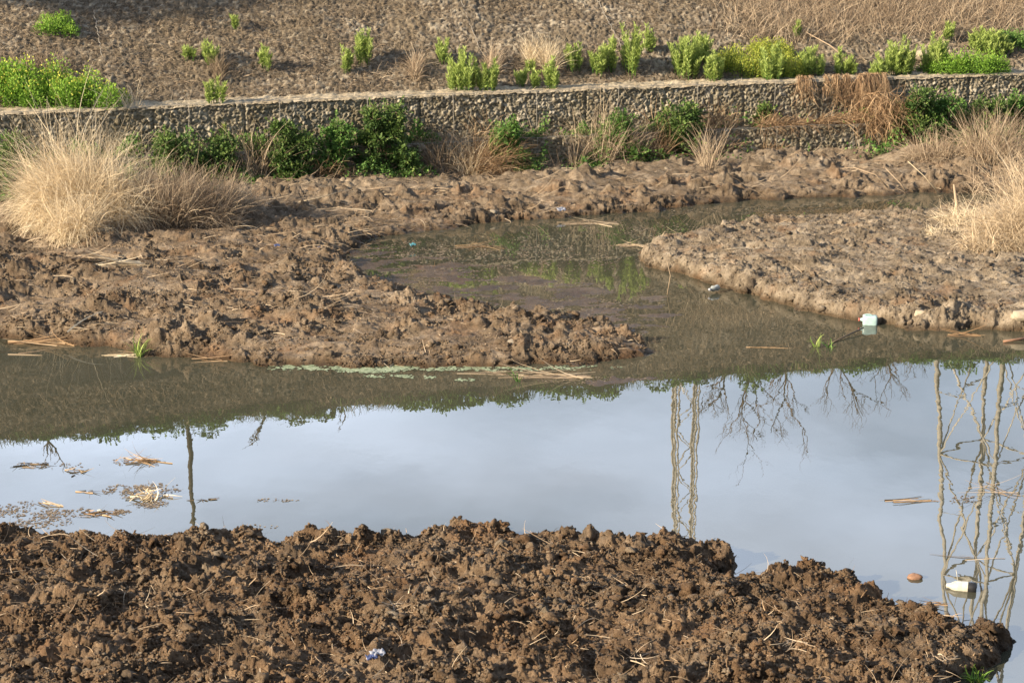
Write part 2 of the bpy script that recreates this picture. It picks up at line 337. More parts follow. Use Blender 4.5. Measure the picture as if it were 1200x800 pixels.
# water
m, nt, bs = newmat('river_water'); M_water = m; P = posn(nt)
bs.inputs['IOR'].default_value = 1.42; bs.inputs['Roughness'].default_value = .0
nt.links.new(ramp(nt, noise(nt, .25, 3, .5, P), [(.35, (.042,.044,.030)), (.65, (.062,.060,.042))]), bs.inputs['Base Color'])
mpn = node(nt, 'ShaderNodeMapping'); mpn.inputs['Scale'].default_value = (1.0, .55, 1); nt.links.new(P, mpn.inputs[0])
h1 = noise(nt, 1.1, 2, .4, mpn.outputs[0]); h2 = noise(nt, 5.5, 2, .5, mpn.outputs[0])
amp = maprange(nt, noise(nt, .35, 2, .5, P), .42, .62, .35, 1.5)
hh = math_(nt, 'ADD', math_(nt, 'MULTIPLY', h1, 1.0), math_(nt, 'MULTIPLY', math_(nt, 'MULTIPLY', h2, amp), .12))
bump(nt, bs, hh, .0028, 1.)

# ------------------------------------------------------------------ terrain (one height field; wet mud)
ys = np.concatenate([np.arange(12, 17.2, .08), np.arange(17.2, 25.8, .017), np.arange(25.8, 30.0, .12), np.arange(30.0, 52.6, .034)])
us = np.concatenate([np.linspace(-.46, -.275, 50)[:-1], np.arange(-.275, .275, .00056), np.linspace(.275, .46, 50)])
Yg, Ug = np.meshgrid(ys, us, indexing='ij'); Xg = Ug*np.maximum(Yg, 16)*1.0
hg, dryg, mg = terrain(Xg, Yg)
ax_ = np.where(Yg < 28, .5, .5)*(1+.8*(hg < .22)); ox = .045*ax_*mg*fbm(Xg*6+hg*14, Yg*6, 3, 101); oy = .05*ax_*mg*fbm(Xg*6, Yg*6+hg*14, 3, 103)
V = np.stack([Xg+ox, Yg+oy, hg], -1).reshape(-1, 3); F = gridF(*Xg.shape)
keep = (hg.ravel()[F].max(1) > -.10) & ((Yg-Yw(Xg)).ravel()[F].min(1) < .3)
F = F[keep]; used = np.zeros(len(V), bool); used[F.ravel()] = True; remap = np.cumsum(used)-1
tag(mesh_np('mud_bank', V[used], remap[F], M_mud, None, {'dry': dryg.ravel()[used]}, True), kind='structure')
del V, F
# water
me = bpy.data.meshes.new('water'); me.from_pydata([(-90,12,0),(90,12,0),(90,75,0),(-90,75,0)], [], [(0,1,2,3)]); me.materials.append(M_water)
o = bpy.data.objects.new('river', me); col.objects.link(o); tag(o, kind='structure')
# river bed, near embankment and far plain as a sheet
xs = np.linspace(-700, 700, 141)
yy = np.array([-700,-300,-100,-20,-3,1,4,8,11,13,14.5,16,30,60,61,100,300,700.]); zz = np.array([6.2,6.2,6.2,6.3,6.3,6.0,4.2,2.2,.9,.35,.1,-.7,-.8,-.8,-.8,-.8,-.8,-.8])
Xs, Ys = np.meshgrid(xs, yy); Zs = np.repeat(zz[:, None], len(xs), 1)
tag(mesh_np('ground', np.stack([Xs, Ys, Zs], -1).reshape(-1, 3), gridF(*Xs.shape), M_mud, None, {'dry': np.full(Xs.size, .6)}, True), kind='structure')

# ------------------------------------------------------------------ stone-faced embankment
def stones(U, Vv, c, s, relief):
    wu = U+.035*fbm(U*7, Vv*7, 3, s+3); wv = Vv+.035*fbm(U*7+3, Vv*7, 3, s+4)
    f1, f2, i = cell(wu/c, wv/(c*.8), s); e = np.clip((f2-f1)/.30, 0, 1); gap = 1-sstep(0, .5, e)
    ta = _rv[i, 4]*6.283; tilt = (np.cos(ta)*wu+np.sin(ta)*wv); ph = (_rv[i, 1]-.5)
    hgt = relief*(sstep(0, .7, e)*(.35+.65*_rv[i, 3])-.5)+relief*.5*e*pn(wu/c*1.3+i*1.7, wv/c*1.3+i*.9, s+8)
    return hgt+relief*.15*fbm(U*18, Vv*18, 3, s+6), gap, _rv[i, 5]
Xr = np.arange(-24, 26, .032); dr = np.concatenate([np.arange(.85, 5.0, .034), np.arange(5.0, 10.4, .08)])
Dg, Xg = np.meshgrid(dr, Xr, indexing='ij')
sh, gap, rnd = stones(Xg, Dg*1.35, .115, 120, .065)
Zg = np.minimum(ZT+(Dg-.9)/1.5, ZC); nrm = np.array([0, -.555, .832])
und = .10*fbm(Xg*.4, Dg*.6, 3, 130)+.05*sstep(.93, 1.0, 1-np.abs(((Xg+Dg*.35)/3.1) % 1-.5)*2)*-.35
Yg = Yw(Xg)+Dg/CA
V = np.stack([Xg, Yg-.555*(sh+und), Zg+.832*(sh+und)-.06], -1)
tag(mesh_np('embankment', V.reshape(-1, 3), gridF(*Xg.shape), M_slope, None, {'gap': gap.ravel(), 'rnd': rnd.ravel()}, True), kind='structure')
Xc = np.linspace(-90, 90, 181); dd = np.array([10.37, 12, 20, 40, 200.]); Dg, Xg = np.meshgrid(dd, Xc, indexing='ij')
tag(mesh_np('levee_top', np.stack([Xg, Yw(Xg)+Dg/CA, np.full(Xg.shape, ZC-.05)], -1).reshape(-1, 3), gridF(*Xg.shape), M_mud, None, {'dry': np.full(Xg.size, .7)}, True), kind='structure')

# ------------------------------------------------------------------ gabion wall, two tiers
wall = empty('gabion_wall', (0, float(Yw(0)), .3), 'long two step gabion retaining wall of grey brown stones at the foot of the embankment', 'wall')
wl = np.array(wall.location)
def tier(name, x0, x1, off, zb, zt, dep, seed, mat, cs=.105):
    Xr = np.arange(x0, x1, .022); hts = np.arange(zb, zt, .022); n1 = len(hts); tops = np.arange(.0, dep, .03)
    vv = np.concatenate([hts, zt+tops]); Vg, Xg = np.meshgrid(vv, Xr, indexing='ij')
    sh, gap, rnd = stones(Xg, Vg, cs, seed, .06)
    front = Vg < zt; Y0 = Yw(Xg)+off/CA
    jt = np.exp(-((((Xg+seed*.37) % 2.0)-1.0)/.03)**2)*.05
    batter = .025*fbm(Xg*.9, Vg*2.2, 2, seed+9)
    Yv = np.where(front, Y0-sh+jt+batter, Y0+(Vg-zt)/CA+.01); Zv = np.where(front, Vg, zt+sh*.45+.02*fbm(Xg*.7, Vg*0, 2, seed+11))
    k = np.clip((Vg-zt+.05)/.05, 0, 1); Zv = np.where(front, Vg-.02*k+k*.02*fbm(Xg*.7, Vg*0, 2, seed+11), Zv)
    V = np.stack([Xg, Yv, Zv], -1).reshape(-1, 3)-wl
    return mesh_np(name, V, gridF(*Xg.shape), mat, wall, {'gap': gap.ravel(), 'rnd': rnd.ravel()}, True)
tier('lower_tier', -20, 21, -.55, .1, ZL, .6, 140, M_wall)
tier('upper_tier', -20, 21, 0, ZL-.1, ZT, .02, 160, M_wall)
Xr = np.arange(-20, 21, .03); tops = np.arange(0, .98, .04); Vg, Xg = np.meshgrid(tops, Xr, indexing='ij')
sh, gap, rnd = stones(Xg, Vg, .15, 180, .06)
V = np.stack([Xg, Yw(Xg)+Vg/CA-.02, ZT+.015+sh*.5+.02*fbm(Xg*.7, Vg*0, 2, 171)+.03*fbm(Xg*3, Vg*3, 2, 172)-.05*(Vg == 0)], -1).reshape(-1, 3)-wl
mesh_np('top_course', V, gridF(*Xg.shape), M_cap, wall, {'gap': gap.ravel()*.4, 'rnd': rnd.ravel()}, True)
ac = Acc()
for (off, z) in ((-.02-.05, ZT+.03), (-.62, ZL+.03)):
    X = np.arange(-19.5, 20.5, .25); tube(ac, np.stack([X, Yw(X)+off/CA, z+.015*rs.randn(len(X))], 1), .006, 4)
for k in range(-9, 10):
    for (off, a, b) in ((-.06, ZL, ZT+.03), (-.62, .4, ZL+.03)):
        x = k*2.0+.6; z = np.linspace(a, b, 6); tube(ac, np.stack([x+.01*rs.randn(6), Yw(np.full(6, x))+off/CA-.01*rs.rand(6), z], 1), .006, 4)
for v in ac.V: v -= wl
ac.build('basket_wire', M_wire, wall)
# mattress joint wires running down the stone face
for i, (a, b, lab) in enumerate([((540,2),(562,60),'thin wire running down the stone slope left of the middle'), ((700,2),(728,58),'thin wire running down the stone slope above the bright bushes'),
                    ((1080-970,15),(112+8,70),'thin wire running down the shaded stone slope at the left')]):
    A = hit(*a); B = hit(*b); t = np.linspace(0, 1, 30)[:, None]; P_ = A+(B-A)*t; P_[:, 2] += .05; P_ += rs.randn(30, 3)*.012
    ac = Acc(); tube(ac, P_, .007, 4); tag(ac.build('slope_wire', M_wire, loc=P_[0]), lab, 'wire', 'joint wires on the stone slope')

# ------------------------------------------------------------------ plants
def weed(name, px, py, wpx, hpx, label, mat=M_bright, group='bright green weeds on the stone slope', dens=1., upright=1.):
    p = hit(px, py); s = FP/math.hypot(p[1], HC-p[2]); rw = max(wpx/s*.55, .09); h = hpx/s*1.2
    A = Acc(); Sx = Acc(); n = int(max(9, 26*(rw/.3)**1.4)*dens); n = min(n, 110)
    for k in range(n):
        th = rs.rand()*6.283; r = math.sqrt(rs.rand()); bx = p[0]+rw*.72*r*math.cos(th); by = p[1]+min(rw, .45)*.6*r*math.sin(th); bz = gz(bx, by)
        hh = h*(1-.45*r*r)*(.5+.6*rs.rand()); m = int(60*hh/.6)+18
        lean = np.array([math.cos(th)*r*.25, math.sin(th)*r*.25, 0])/upright+rs.randn(3)*.05
        t = np.linspace(0, 1, 5)[:, None]; pts = np.array([bx, by, bz-.03])+t*np.array([0, 0, hh])+t**2*lean*hh
        tube(Sx, pts, np.linspace(.008, .003, 5), 4, rs.rand())
        tt = (.12+.88*rs.rand(m)**.8)[:, None]; P_ = np.array([bx, by, bz])+tt*np.array([0, 0, hh])+tt**2*lean*hh
        an = rs.rand(m)*6.283; D = np.stack([np.cos(an), np.sin(an), .3+.9*tt[:, 0]+.4*rs.rand(m)], 1)
        leaves(A, P_, D, .07+.08*rs.rand(m), .016+.012*rs.rand(m), np.clip(.15+.55*tt[:, 0]+.3*rs.rand(m), 0, 1))
    e = empty(name, p, label, 'weed', group)
    for ac in (A, Sx):
        for v in ac.V: v -= p
    A.build('foliage', mat, e); Sx.build('stems', M_mid, e)
SL = 'bright green weeds on the stone slope'
W_ = [(405,83,15,22,'small upright green weed, lower left of a pair on the stone slope'),
 (425,74,20,30,'upright green weed, upper right of a pair on the stone slope'),
 (312,80,14,22,'small lone green weed high on the slope above the dark shrubs'),
 (253,122,22,28,'small green bush growing on the slope just above the wall at the left'),
 (222,70,14,14,'faint sparse green weed left of another on the brown slope'),
 (247,72,18,20,'sparse green weed high on the brown slope above the round bush at the wall'),
 (275,32,8,12,'tiny pale green weed near the top edge of the photo'),
 (520,74,14,26,'thin green weed behind the left edge of the big bright bush'),
 (541,107,38,38,'larger left bush of the bright green pair standing on the wall edge'),
 (573,107,28,34,'smaller right bush of the bright green pair standing on the wall edge'),
 (610,101,16,18,'dull green little weed right of the bright bush pair'),
 (629,104,10,20,'narrow green weed just above the wall near a straw tussock'),
 (648,104,20,26,'feathery green weed just above the wall under the straw tussocks'),
 (622,84,10,12,'tiny green weed beneath the straw tussocks on the slope'),
 (672,80,20,26,'compact green weed standing alone right of the straw tussocks'),
 (700,86,18,26,'short green weed at the left end of the row of tall weeds'),
 (714,82,18,34,'second green weed in the row of tall weeds above the wall'),
 (738,86,22,46,'tallest slim green weed in the row above the wall'),
 (762,60,13,22,'small bright weed set higher up the slope than the row of tall weeds'),
 (803,87,34,42,'rounded tall bright green bush right of the row of weeds'),
 (838,95,26,30,'low green bush in front of and right of the rounded tall bush'),
 (822,70,24,26,'dull green weed tucked between the rounded bush and the yellow patch'),
 (905,94,26,36,'pale green bush standing in front of the yellow green patch'),
 (950,90,34,26,'green bush at the right end of the yellow green patch'),
 (985,88,14,24,'slim green weed with a gap on either side right of the yellow patch'),
 (997,88,10,18,'smallest slim green weed right of the yellow patch'),
 (1050,88,46,34,'broad bright green bush above the hanging dead creeper'),
 (1095,86,30,38,'upright pale green bush at the left end of the long green patch'),
 (1028,90,20,14,'low light green weed left of the broad bright bush'),
 (1160,60,60,18,'dull green scattered weed high on the slope at the right'),
 (1112,46,14,16,'faint green weed among brown stems upper right'),
 (935,43,10,14,'tiny green sprig among the brown stems above the yellow patch')]
for t in W_: weed('green_weed', *t, group=SL)
def patch_(name, px, py, wpx, hpx, label, mat, cat='weed patch', group=None, lf=.06, n=9000, depth=.6, flowers=False):
    p = hit(px, py); s = FP/math.hypot(p[1], HC-p[2]); rw = wpx/s*.5; h = hpx/s
    A = Acc(); e = empty(name, p, label, cat, group)
    nb = int(12+rw*30); B = []
    for k in range(nb):
        q = np.clip((k+.5)/nb*2-1+rs.randn()*.06, -1, 1); bx = p[0]+rw*q*.95; by = p[1]+(rs.rand()-.3)*depth; bz = gz(bx, by); hb = h*(1-.5*q**4)*(.6+.45*rs.rand()); B.append((bx, by, bz, hb))
    per = n//nb
    for bx, by, bz, hb in B:
        d = unit(rs.randn(per, 3)); d[:, 2] = np.abs(d[:, 2]); r = (.55+.5*rs.rand(per))[:, None]; sz = np.array([.20+.1*hb, .20, hb])
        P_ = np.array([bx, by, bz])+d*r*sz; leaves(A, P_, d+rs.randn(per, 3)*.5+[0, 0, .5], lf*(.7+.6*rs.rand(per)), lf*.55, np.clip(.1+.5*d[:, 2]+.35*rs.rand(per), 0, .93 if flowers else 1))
        if flowers:
            m = max(3, per//22); d = unit(rs.randn(m, 3)); d[:, 2] = np.abs(d[:, 2])+.3; leaves(A, np.array([bx, by, bz])+unit(d)*sz*1.1, rs.randn(m, 3)+[0,0,1], .05, .04, np.ones(m))
    for v in A.V: v -= p
    A.build('foliage', mat, e); Sx = Acc()
    for bx, by, bz, hb in B: tube(Sx, np.array([[bx, by, bz-.05], [bx+.03, by, bz+hb*.5], [bx+.02, by-.03, bz+hb*.85]])-p, [.012, .008, .003], 4)
    Sx.build('stems', M_mid, e)
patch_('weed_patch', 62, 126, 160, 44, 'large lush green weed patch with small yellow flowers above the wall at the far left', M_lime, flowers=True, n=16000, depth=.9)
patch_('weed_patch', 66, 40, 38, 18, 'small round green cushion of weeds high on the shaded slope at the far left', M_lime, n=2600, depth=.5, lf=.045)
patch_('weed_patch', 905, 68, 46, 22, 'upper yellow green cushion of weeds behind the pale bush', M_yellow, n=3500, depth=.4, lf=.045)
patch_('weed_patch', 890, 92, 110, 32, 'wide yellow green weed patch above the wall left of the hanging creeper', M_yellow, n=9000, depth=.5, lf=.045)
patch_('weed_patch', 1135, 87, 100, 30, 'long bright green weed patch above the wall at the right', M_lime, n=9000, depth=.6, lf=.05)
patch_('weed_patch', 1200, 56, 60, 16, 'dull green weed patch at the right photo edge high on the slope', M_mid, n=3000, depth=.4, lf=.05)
def shrub(px, py, wpx, hpx, label, mat=M_dark, lf=.085, n=3800, off=0.):
    p = foot(hit(px, py), label); p[1] -= off; s = FP/math.hypot(p[1], HC-p[2]); rw = wpx/s*.52; h = hpx/s*1.18
    e = empty('leafy_shrub', p, label, 'shrub', 'green shrubs along the foot of the wall'); A = Acc(); Sx = Acc()
    nb = int(13+rw*16); per = int(n*(rw*h/.9)/nb)+40
    for k in range(nb):
        th = rs.rand()*6.283; q = math.sqrt(rs.rand()); up = rs.rand()
        c = p+np.array([rw*1.0*q*math.cos(th)*(1-.5*up), min(rw, .5)*.6*q*math.sin(th), h*(.12+.78*up**1.3)]); r0 = (.09+.17*rs.rand())*min(1., h/.9)
        d = unit(rs.randn(per, 3)); rr = (.5+.6*rs.rand(per))[:, None]
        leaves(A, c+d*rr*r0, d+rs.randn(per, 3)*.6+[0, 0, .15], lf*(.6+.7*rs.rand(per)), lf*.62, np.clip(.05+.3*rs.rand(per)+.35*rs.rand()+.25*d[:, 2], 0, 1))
        tube(Sx, np.array([p+[0, 0, -.1], (p+c)/2+rs.randn(3)*.04, c]), [.016, .010, .005], 4, .5)
        m = 7; dd = unit(rs.randn(m, 3)+[0, 0, .9])
        for q2 in range(m):
            tip = c+dd[q2]*(r0*1.3+.16*rs.rand()); tube(Sx, np.array([c, (c+tip)/2, tip]), [.006, .004, .002], 4, .5); kk = 10
            leaves(A, c+(tip-c)*(rs.rand(kk)[:, None]*.5+.6), dd[q2]+rs.randn(kk, 3)*.7, lf*.8, lf*.5)
    for ac in (A, Sx):
        for v in ac.V: v -= p
    A.build('foliage', mat, e); Sx.build('branches', M_deadb, e)
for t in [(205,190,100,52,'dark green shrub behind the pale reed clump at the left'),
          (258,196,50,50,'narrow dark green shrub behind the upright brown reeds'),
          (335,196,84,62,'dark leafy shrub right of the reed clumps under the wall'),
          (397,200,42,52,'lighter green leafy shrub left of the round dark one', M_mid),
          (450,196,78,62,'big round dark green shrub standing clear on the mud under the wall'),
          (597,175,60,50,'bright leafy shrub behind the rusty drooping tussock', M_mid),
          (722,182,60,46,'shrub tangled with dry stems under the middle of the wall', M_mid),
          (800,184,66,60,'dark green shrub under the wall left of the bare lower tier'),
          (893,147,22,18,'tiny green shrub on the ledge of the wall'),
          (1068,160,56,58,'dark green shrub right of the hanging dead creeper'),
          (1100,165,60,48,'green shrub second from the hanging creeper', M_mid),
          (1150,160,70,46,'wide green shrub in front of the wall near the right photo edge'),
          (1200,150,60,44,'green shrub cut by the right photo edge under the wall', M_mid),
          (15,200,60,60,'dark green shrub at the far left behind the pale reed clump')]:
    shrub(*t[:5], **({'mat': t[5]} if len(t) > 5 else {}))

# ------------------------------------------------------------------ dry grasses and reeds
def tuft(name, px, py, wpx, hpx, n, label, mat, cat='dry grass', group=None, droop=.9, lean=(0, 0, 0), wd=.010, curl=.6, depth=.5, spread=.38, up=1., minl=.35, z=None):
    p = foot(hit(px, py), label) if z is None else at(px, py, z); s = FP/math.hypot(p[1], HC-p[2]); rw = wpx/s*.5; h = hpx/s; A = Acc()
    th = rs.rand(n)*6.283; r = np.sqrt(rs.rand(n)); bx = p[0]+rw*.6*r*np.cos(th); by = p[1]+depth*.6*r*np.sin(th)
    bz = G(bx, by)-.03 if z is None else np.full(n, z)
    D = np.stack([np.cos(th)*r*spread, np.sin(th)*r*spread*.7, np.full(n, up)], 1)+rs.randn(n, 3)*.16+np.array(lean)
    ln = h*1.15*(minl+(1-minl)*rs.rand(n)**.7)
    if z is None and n > 250: bz = bz+h*.45*rs.rand(n)**2*(1-.5*r); D = D+.28*rs.randn(n, 3)*np.array([1, .6, .3])
    blades(A, np.stack([bx, by, bz], 1), D, ln, wd*(.5+.8*rs.rand(n)), droop*(.4+rs.rand(n)), 6, None, curl)
    return tag(A.build(name, mat, loc=p), label, cat, group)
RG = 'dry reed clumps on the mud'
def reed_mass(name, subs, label, mat, wd=.008):
    p = hit(subs[0][0], subs[0][1]); A = Acc()
    for (cx, cy, rx, ry, n, h, lx, dr_, cu) in subs:
        c = hit(cx, cy); s = FP/c[1]; th = rs.rand(n)*6.283; r = np.sqrt(rs.rand(n)); bx = c[0]+rx/s*r*np.cos(th); by = c[1]+ry*r*np.sin(th); bz = G(bx, by)-.03
        up = rs.rand(n)**1.2*(1-.5*r); tuf = fbm(bx*3, by*3, 2, 501)            # tufts of blades share a lean
        bz = bz+h*.55*up; bx = bx+lx*h*.4*up
        D = np.stack([np.cos(th)*r*.4+lx+.45*tuf, np.sin(th)*r*.4-.12, np.full(n, 1.)], 1)+rs.randn(n, 3)*np.array([.30, .3, .28])
        stray = rs.rand(n) < .06; ln = h*(.22+.75*rs.rand(n)**1.1)*(1-.2*up)*(1+.25*tuf)*np.where(stray, 1.35, 1)
        blades(A, np.stack([bx, by, bz], 1), D, ln, wd*(.6+1.1*rs.rand(n)), np.where(stray, .5, dr_)*(.3+1.4*rs.rand(n)), 7, np.clip(.5+.3*tuf+.28*rs.randn(n), 0, 1), cu)
    return tag(A.build(name, mat, loc=p), label, 'reeds', RG)
reed_mass('reed_clump', [(96,262,38,.55,4600,2.05,-.28,1.9,.8),(122,262,32,.5,3000,1.85,-.1,1.6,.8),(66,252,24,.5,1500,1.4,-.5,1.8,.9),(95,280,24,.3,1700,1.05,-.1,2.2,.9),(70,273,22,.3,1200,1.1,-.3,2.2,1.),(140,266,22,.4,1500,1.3,.2,1.8,.9),(52,262,18,.4,600,.8,-.4,1.8,1.),(90,255,45,.5,260,2.6,-.3,.5,.3)],
          'huge pale golden clump of drooping dry reeds on the left bank', M_straw)
reed_mass('reed_clump', [(190,260,40,.6,3000,1.25,.02,.5,.35),(235,256,38,.6,2300,1.15,.1,.6,.45),(272,252,26,.5,1000,.85,.2,1.1,.7),(215,264,70,.3,1400,.6,.1,1.2,.7)],
          'low greyish brown upright reeds right of the huge golden clump', M_tan)
reed_mass('reed_clump', [(1182,287,34,.5,2400,1.05,-.45,1.9,1.4),(1222,287,42,.6,3200,1.45,-.2,1.7,1.3),(1255,284,46,.7,3000,1.75,-.1,1.5,1.2),(1185,296,60,.3,1500,.7,-.3,2.2,1.4),(1235,270,40,.6,900,2.0,-.35,.8,.9)],
          'tangled pale dry reed mass at the right edge above the mud flat', M_straw2)
reed_mass('reed_clump', [(1130,262,30,.5,900,.6,-.6,1.8,1.3),(1112,276,26,.3,500,.35,-.6,2.0,1.4)],
          'low sprawling straw at the left foot of the pale right reed mass', M_straw)
reed_mass('reed_clump', [(1172,222,40,.7,420,.6,-.2,1.3,1.2),(1222,215,40,.8,800,.85,-.1,1.2,1.1)],
          'brown dry reed thicket behind the pale right reed mass', M_tan)
DG = 'dry grass tussocks'
T = [(570,190,64,58,900,'rusty drooping tussock leaning right at the foot of the wall',M_rust,dict(droop=1.5,lean=(.35,-.1,0),spread=.6)),
     (548,182,40,46,300,'straw tussock left behind the rusty drooping one',M_straw,dict(droop=1.,lean=(-.1,0,0))),
     (257,86,18,30,200,'brown tuft high on the slope above the left wall',M_deadb,{}),
     (487,86,18,26,260,'small beige tuft alone on the slope left of the bright bush pair',M_tan,{}),
     (578,80,26,26,260,'sandy tuft on the slope behind the bright bush pair',M_tan,dict(droop=1.3,lean=(.2,0,0))),
     (622,72,18,28,260,'narrow pale tussock, left of two side by side on the slope',M_straw,{}),
     (642,80,24,34,420,'taller pale tussock, right of two side by side on the slope',M_straw,dict(droop=.7)),
     (675,180,30,52,140,'thin dry stalks under the wall left of the tangled shrub',M_tan,dict(droop=.3,lean=(.1,0,0))),
     (708,182,60,64,420,'tall straw coloured stalks mixed with the tangled shrub under the wall',M_tan,dict(droop=.6,lean=(.15,0,0))),
     (745,178,40,46,260,'dry stalks between the tangled shrub and the dark shrub',M_tan,dict(droop=.8)),
     (770,190,40,46,260,'dead stalks at the left foot of the dark shrub',M_rust,dict(droop=.9)),
     (515,195,50,56,260,'sparse brown stalks right of the big round dark shrub',M_deadb,dict(droop=.8,lean=(-.2,0,0))),
     (380,208,70,36,320,'matted brown stalks in front of the lighter green shrub',M_rust,dict(droop=1.6,curl=.8)),
     (300,206,60,60,300,'dry stalks in front of the dark shrub beside the reeds',M_tan,dict(droop=.6)),
     (845,152,60,34,420,'dry grass lying on the ledge left of the hanging creeper',M_rust,dict(droop=1.5,curl=.8)),
     (905,150,50,26,380,'reddish dead grass on the ledge under the hanging creeper',M_rust,dict(droop=1.5,curl=.8)),
     (830,196,40,60,160,'few tall brown stalks at the left end of the bare lower tier',M_tan,dict(droop=.4)),
     (1100,186,110,36,900,'straw mat at the foot of the green shrubs on the right',M_tan,dict(droop=1.7,curl=.9)),
     (1165,190,110,62,800,'tall dry stalks in front of the right hand green shrubs',M_tan,dict(droop=.8,curl=.4)),
     (55,82,90,22,260,'brown dead tufts just behind the lush yellow flowered patch',M_deadb,{}),
     (30,190,60,50,300,'dry grass at the far left behind the golden clump',M_tan,{}),
     (150,170,60,40,240,'dry grass rising above the golden clump near the wall',M_straw,dict(lean=(-.3,0,0)))]
for t in T: tuft('dry_tussock', *t[:7], group=DG, **t[7])
# hanging dead creeper over the wall
def creeper(px0, px1, label, n, drop, mat):
    A = Acc(); c = hit((px0+px1)/2, 97); k = max(4, int((px1-px0)/4)); cx = (rs.rand(k)-.5)*(px1-px0)/49; cl = drop*(.25+.75*rs.rand(k)); ci = rs.randint(0, k, n)
    xs = c[0]+cx[ci]+rs.randn(n)*.035; off = np.where(rs.rand(n) < .25, .35*rs.rand(n), 0); P_ = np.stack([xs, Yw(xs)+.08-.12*rs.rand(n)+off, ZT+.05+.10*rs.rand(n)], 1)
    D = np.stack([rs.randn(n)*.45, -.6-.6*rs.rand(n), .35+.3*rs.randn(n)], 1)
    blades(A, P_, D, cl[ci]*(.3+.8*rs.rand(n)), .006+.010*rs.rand(n), 4+3*rs.rand(n), 9, None, .9)
    m = n//2; q = rs.randint(0, k, m); xs = c[0]+cx[q]+rs.randn(m)*.06; P_ = np.stack([xs, Yw(xs)-.10-.06*rs.rand(m), ZT-cl[q]*rs.rand(m)*.9], 1)
    blades(A, P_, np.stack([rs.randn(m)*.7, -.1-.3*rs.rand(m), -.8+.5*rs.randn(m)], 1), .15+.3*rs.rand(m), .010, 1., 5, None, .9)
    return tag(A.build('dead_creeper', mat, loc=P_.mean(0)), label, 'creeper', 'dead creepers hanging over the wall')
creeper(935, 958, 'short rusty creeper strand, left of three hanging over the wall', 240, .6, M_rust)
creeper(962, 998, 'middle rusty creeper strand hanging over the wall', 420, .85, M_rust)
creeper(1005, 1042, 'longest thickest dead creeper hanging over the wall to the ledge', 1100, 1.25, M_rust)
A = Acc(); c = hit(980, 150); n = 2200; t = rs.rand(n); X = c[0]-2.0+t*3.9; P_ = np.stack([X, Yw(X)-.1-.45*rs.rand(n), ZL+.05+rs.rand(n)*(.05+.5*np.clip(t-.35, 0, 1))], 1)
blades(A, P_, np.stack([rs.randn(n), rs.randn(n)*.6-.1, rs.randn(n)*.35], 1), .2+.45*rs.rand(n), .012, .8, 5, None, .6)
tag(A.build('dead_brush_heap', M_rust, loc=c), 'heap of dead rusty creeper lying along the wall ledge below the hanging strands', 'brush')
A = Acc(); c = hit(1035, 165); n = 800; P_ = c+np.stack([rs.randn(n)*.35, -.1+rs.randn(n)*.12, rs.rand(n)*.9-.1], 1)
blades(A, P_, np.stack([rs.randn(n)*.5, rs.randn(n)*.3-.2, -.4+rs.randn(n)*.6], 1), .3+.5*rs.rand(n), .013, .6, 5, None, .6)
tag(A.build('dead_brush_heap', M_rust, loc=c), 'spill of dead brush down the lower tier left of the dark shrub', 'brush')
# dead litter over the slope (uncountable)
def slope_litter(n, pxr, pyr, name, mat, l0, l1, upr, wd, dmask=None, label=None):
    A = Acc(); a = hit(pxr[0], pyr[1]); b = hit(pxr[1], pyr[0]); X = a[0]+(b[0]-a[0])*rs.rand(n)*1.0
    d = pyr[2]+(pyr[3]-pyr[2])*rs.rand(n)
    if dmask is not None: k = rs.rand(n) < dmask(X, d); X = X[k]; d = d[k]; n = len(X)
    Yv = Yw(X)+d/CA; P_ = np.stack([X, Yv-.02, G(X, Yv)-.01], 1)
    D = rs.randn(n, 3)*np.array([1, .5, .4])+np.array([0, -.1, upr])
    blades(A, P_, D, l0+(l1-l0)*rs.rand(n)**1.5, wd*(.6+.8*rs.rand(n)), .7, 3, None, .4)
    tag(A.build(name, mat), label, 'dry litter', kind='stuff')
mk = lambda X, d: sstep(-.3, .5, fbm(X*.35, d*1.2, 4, 201, .6)+.35-.06*X)
slope_litter(95000, (-220, 1420), (0, 110, .9, 5.2), 'dry_litter', M_deadb, .04, .22, .35, .009, mk, 'brown dead litter scattered over the stone slope')
slope_litter(30000, (-220, 1420), (0, 110, 5.2, 10.3), 'dry_litter', M_deadb, .1, .45, .8, .016, None, 'taller dead litter on the upper slope')
mk2 = lambda X, d: sstep(4.2, 7.5, X+1.1*fbm(X*.5, d, 2, 205)-(3.2-d)*.6)*sstep(1.7, 2.6, d+.4*fbm(X*.9, d*0, 2, 206))
slope_litter(34000, (820, 1420), (0, 80, 1.2, 5.5), 'dry_stems', M_tan, .25, .75, 1.7, .009, mk2, 'dense standing dead stems over the upper right of the slope')
mk3 = lambda X, d: sstep(0, .6, fbm(X*.8, d*2, 2, 209)+.1)*sstep(3.2, 1.5, d)
slope_litter(9000, (-100, 1300), (60, 110, .85, 3.0), 'straw_litter', M_tan, .08, .35, .3, .010, mk3, 'pale straw scattered on the slope just above the wall')
slope_litter(5000, (-100, 1300), (90, 110, .0, .9), 'straw_litter', M_straw, .04, .2, .2, .008, None, 'pale straw lying along the top of the wall')
# green growth along the crest, seen in the water
A = Acc(); n = 26000; X = -26+54*rs.rand(n); k = rs.rand(n) < (.25+.75*sstep(-.2, .5, fbm(X*.5, X*0, 3, 211))); X = X[k]; n = len(X); d = 9.5+rs.rand(n)*1.2
Yv = Yw(X)+d/CA; P_ = np.stack([X, Yv, G(X, Yv)-.03], 1); blades(A, P_, rs.randn(n, 3)*.3+[0, 0, 1], .08+.3*rs.rand(n)**1.5, .02, .8, 4)
tag(A.build('crest_grass', M_dark), 'green grass along the top of the embankment', 'grass', kind='stuff')

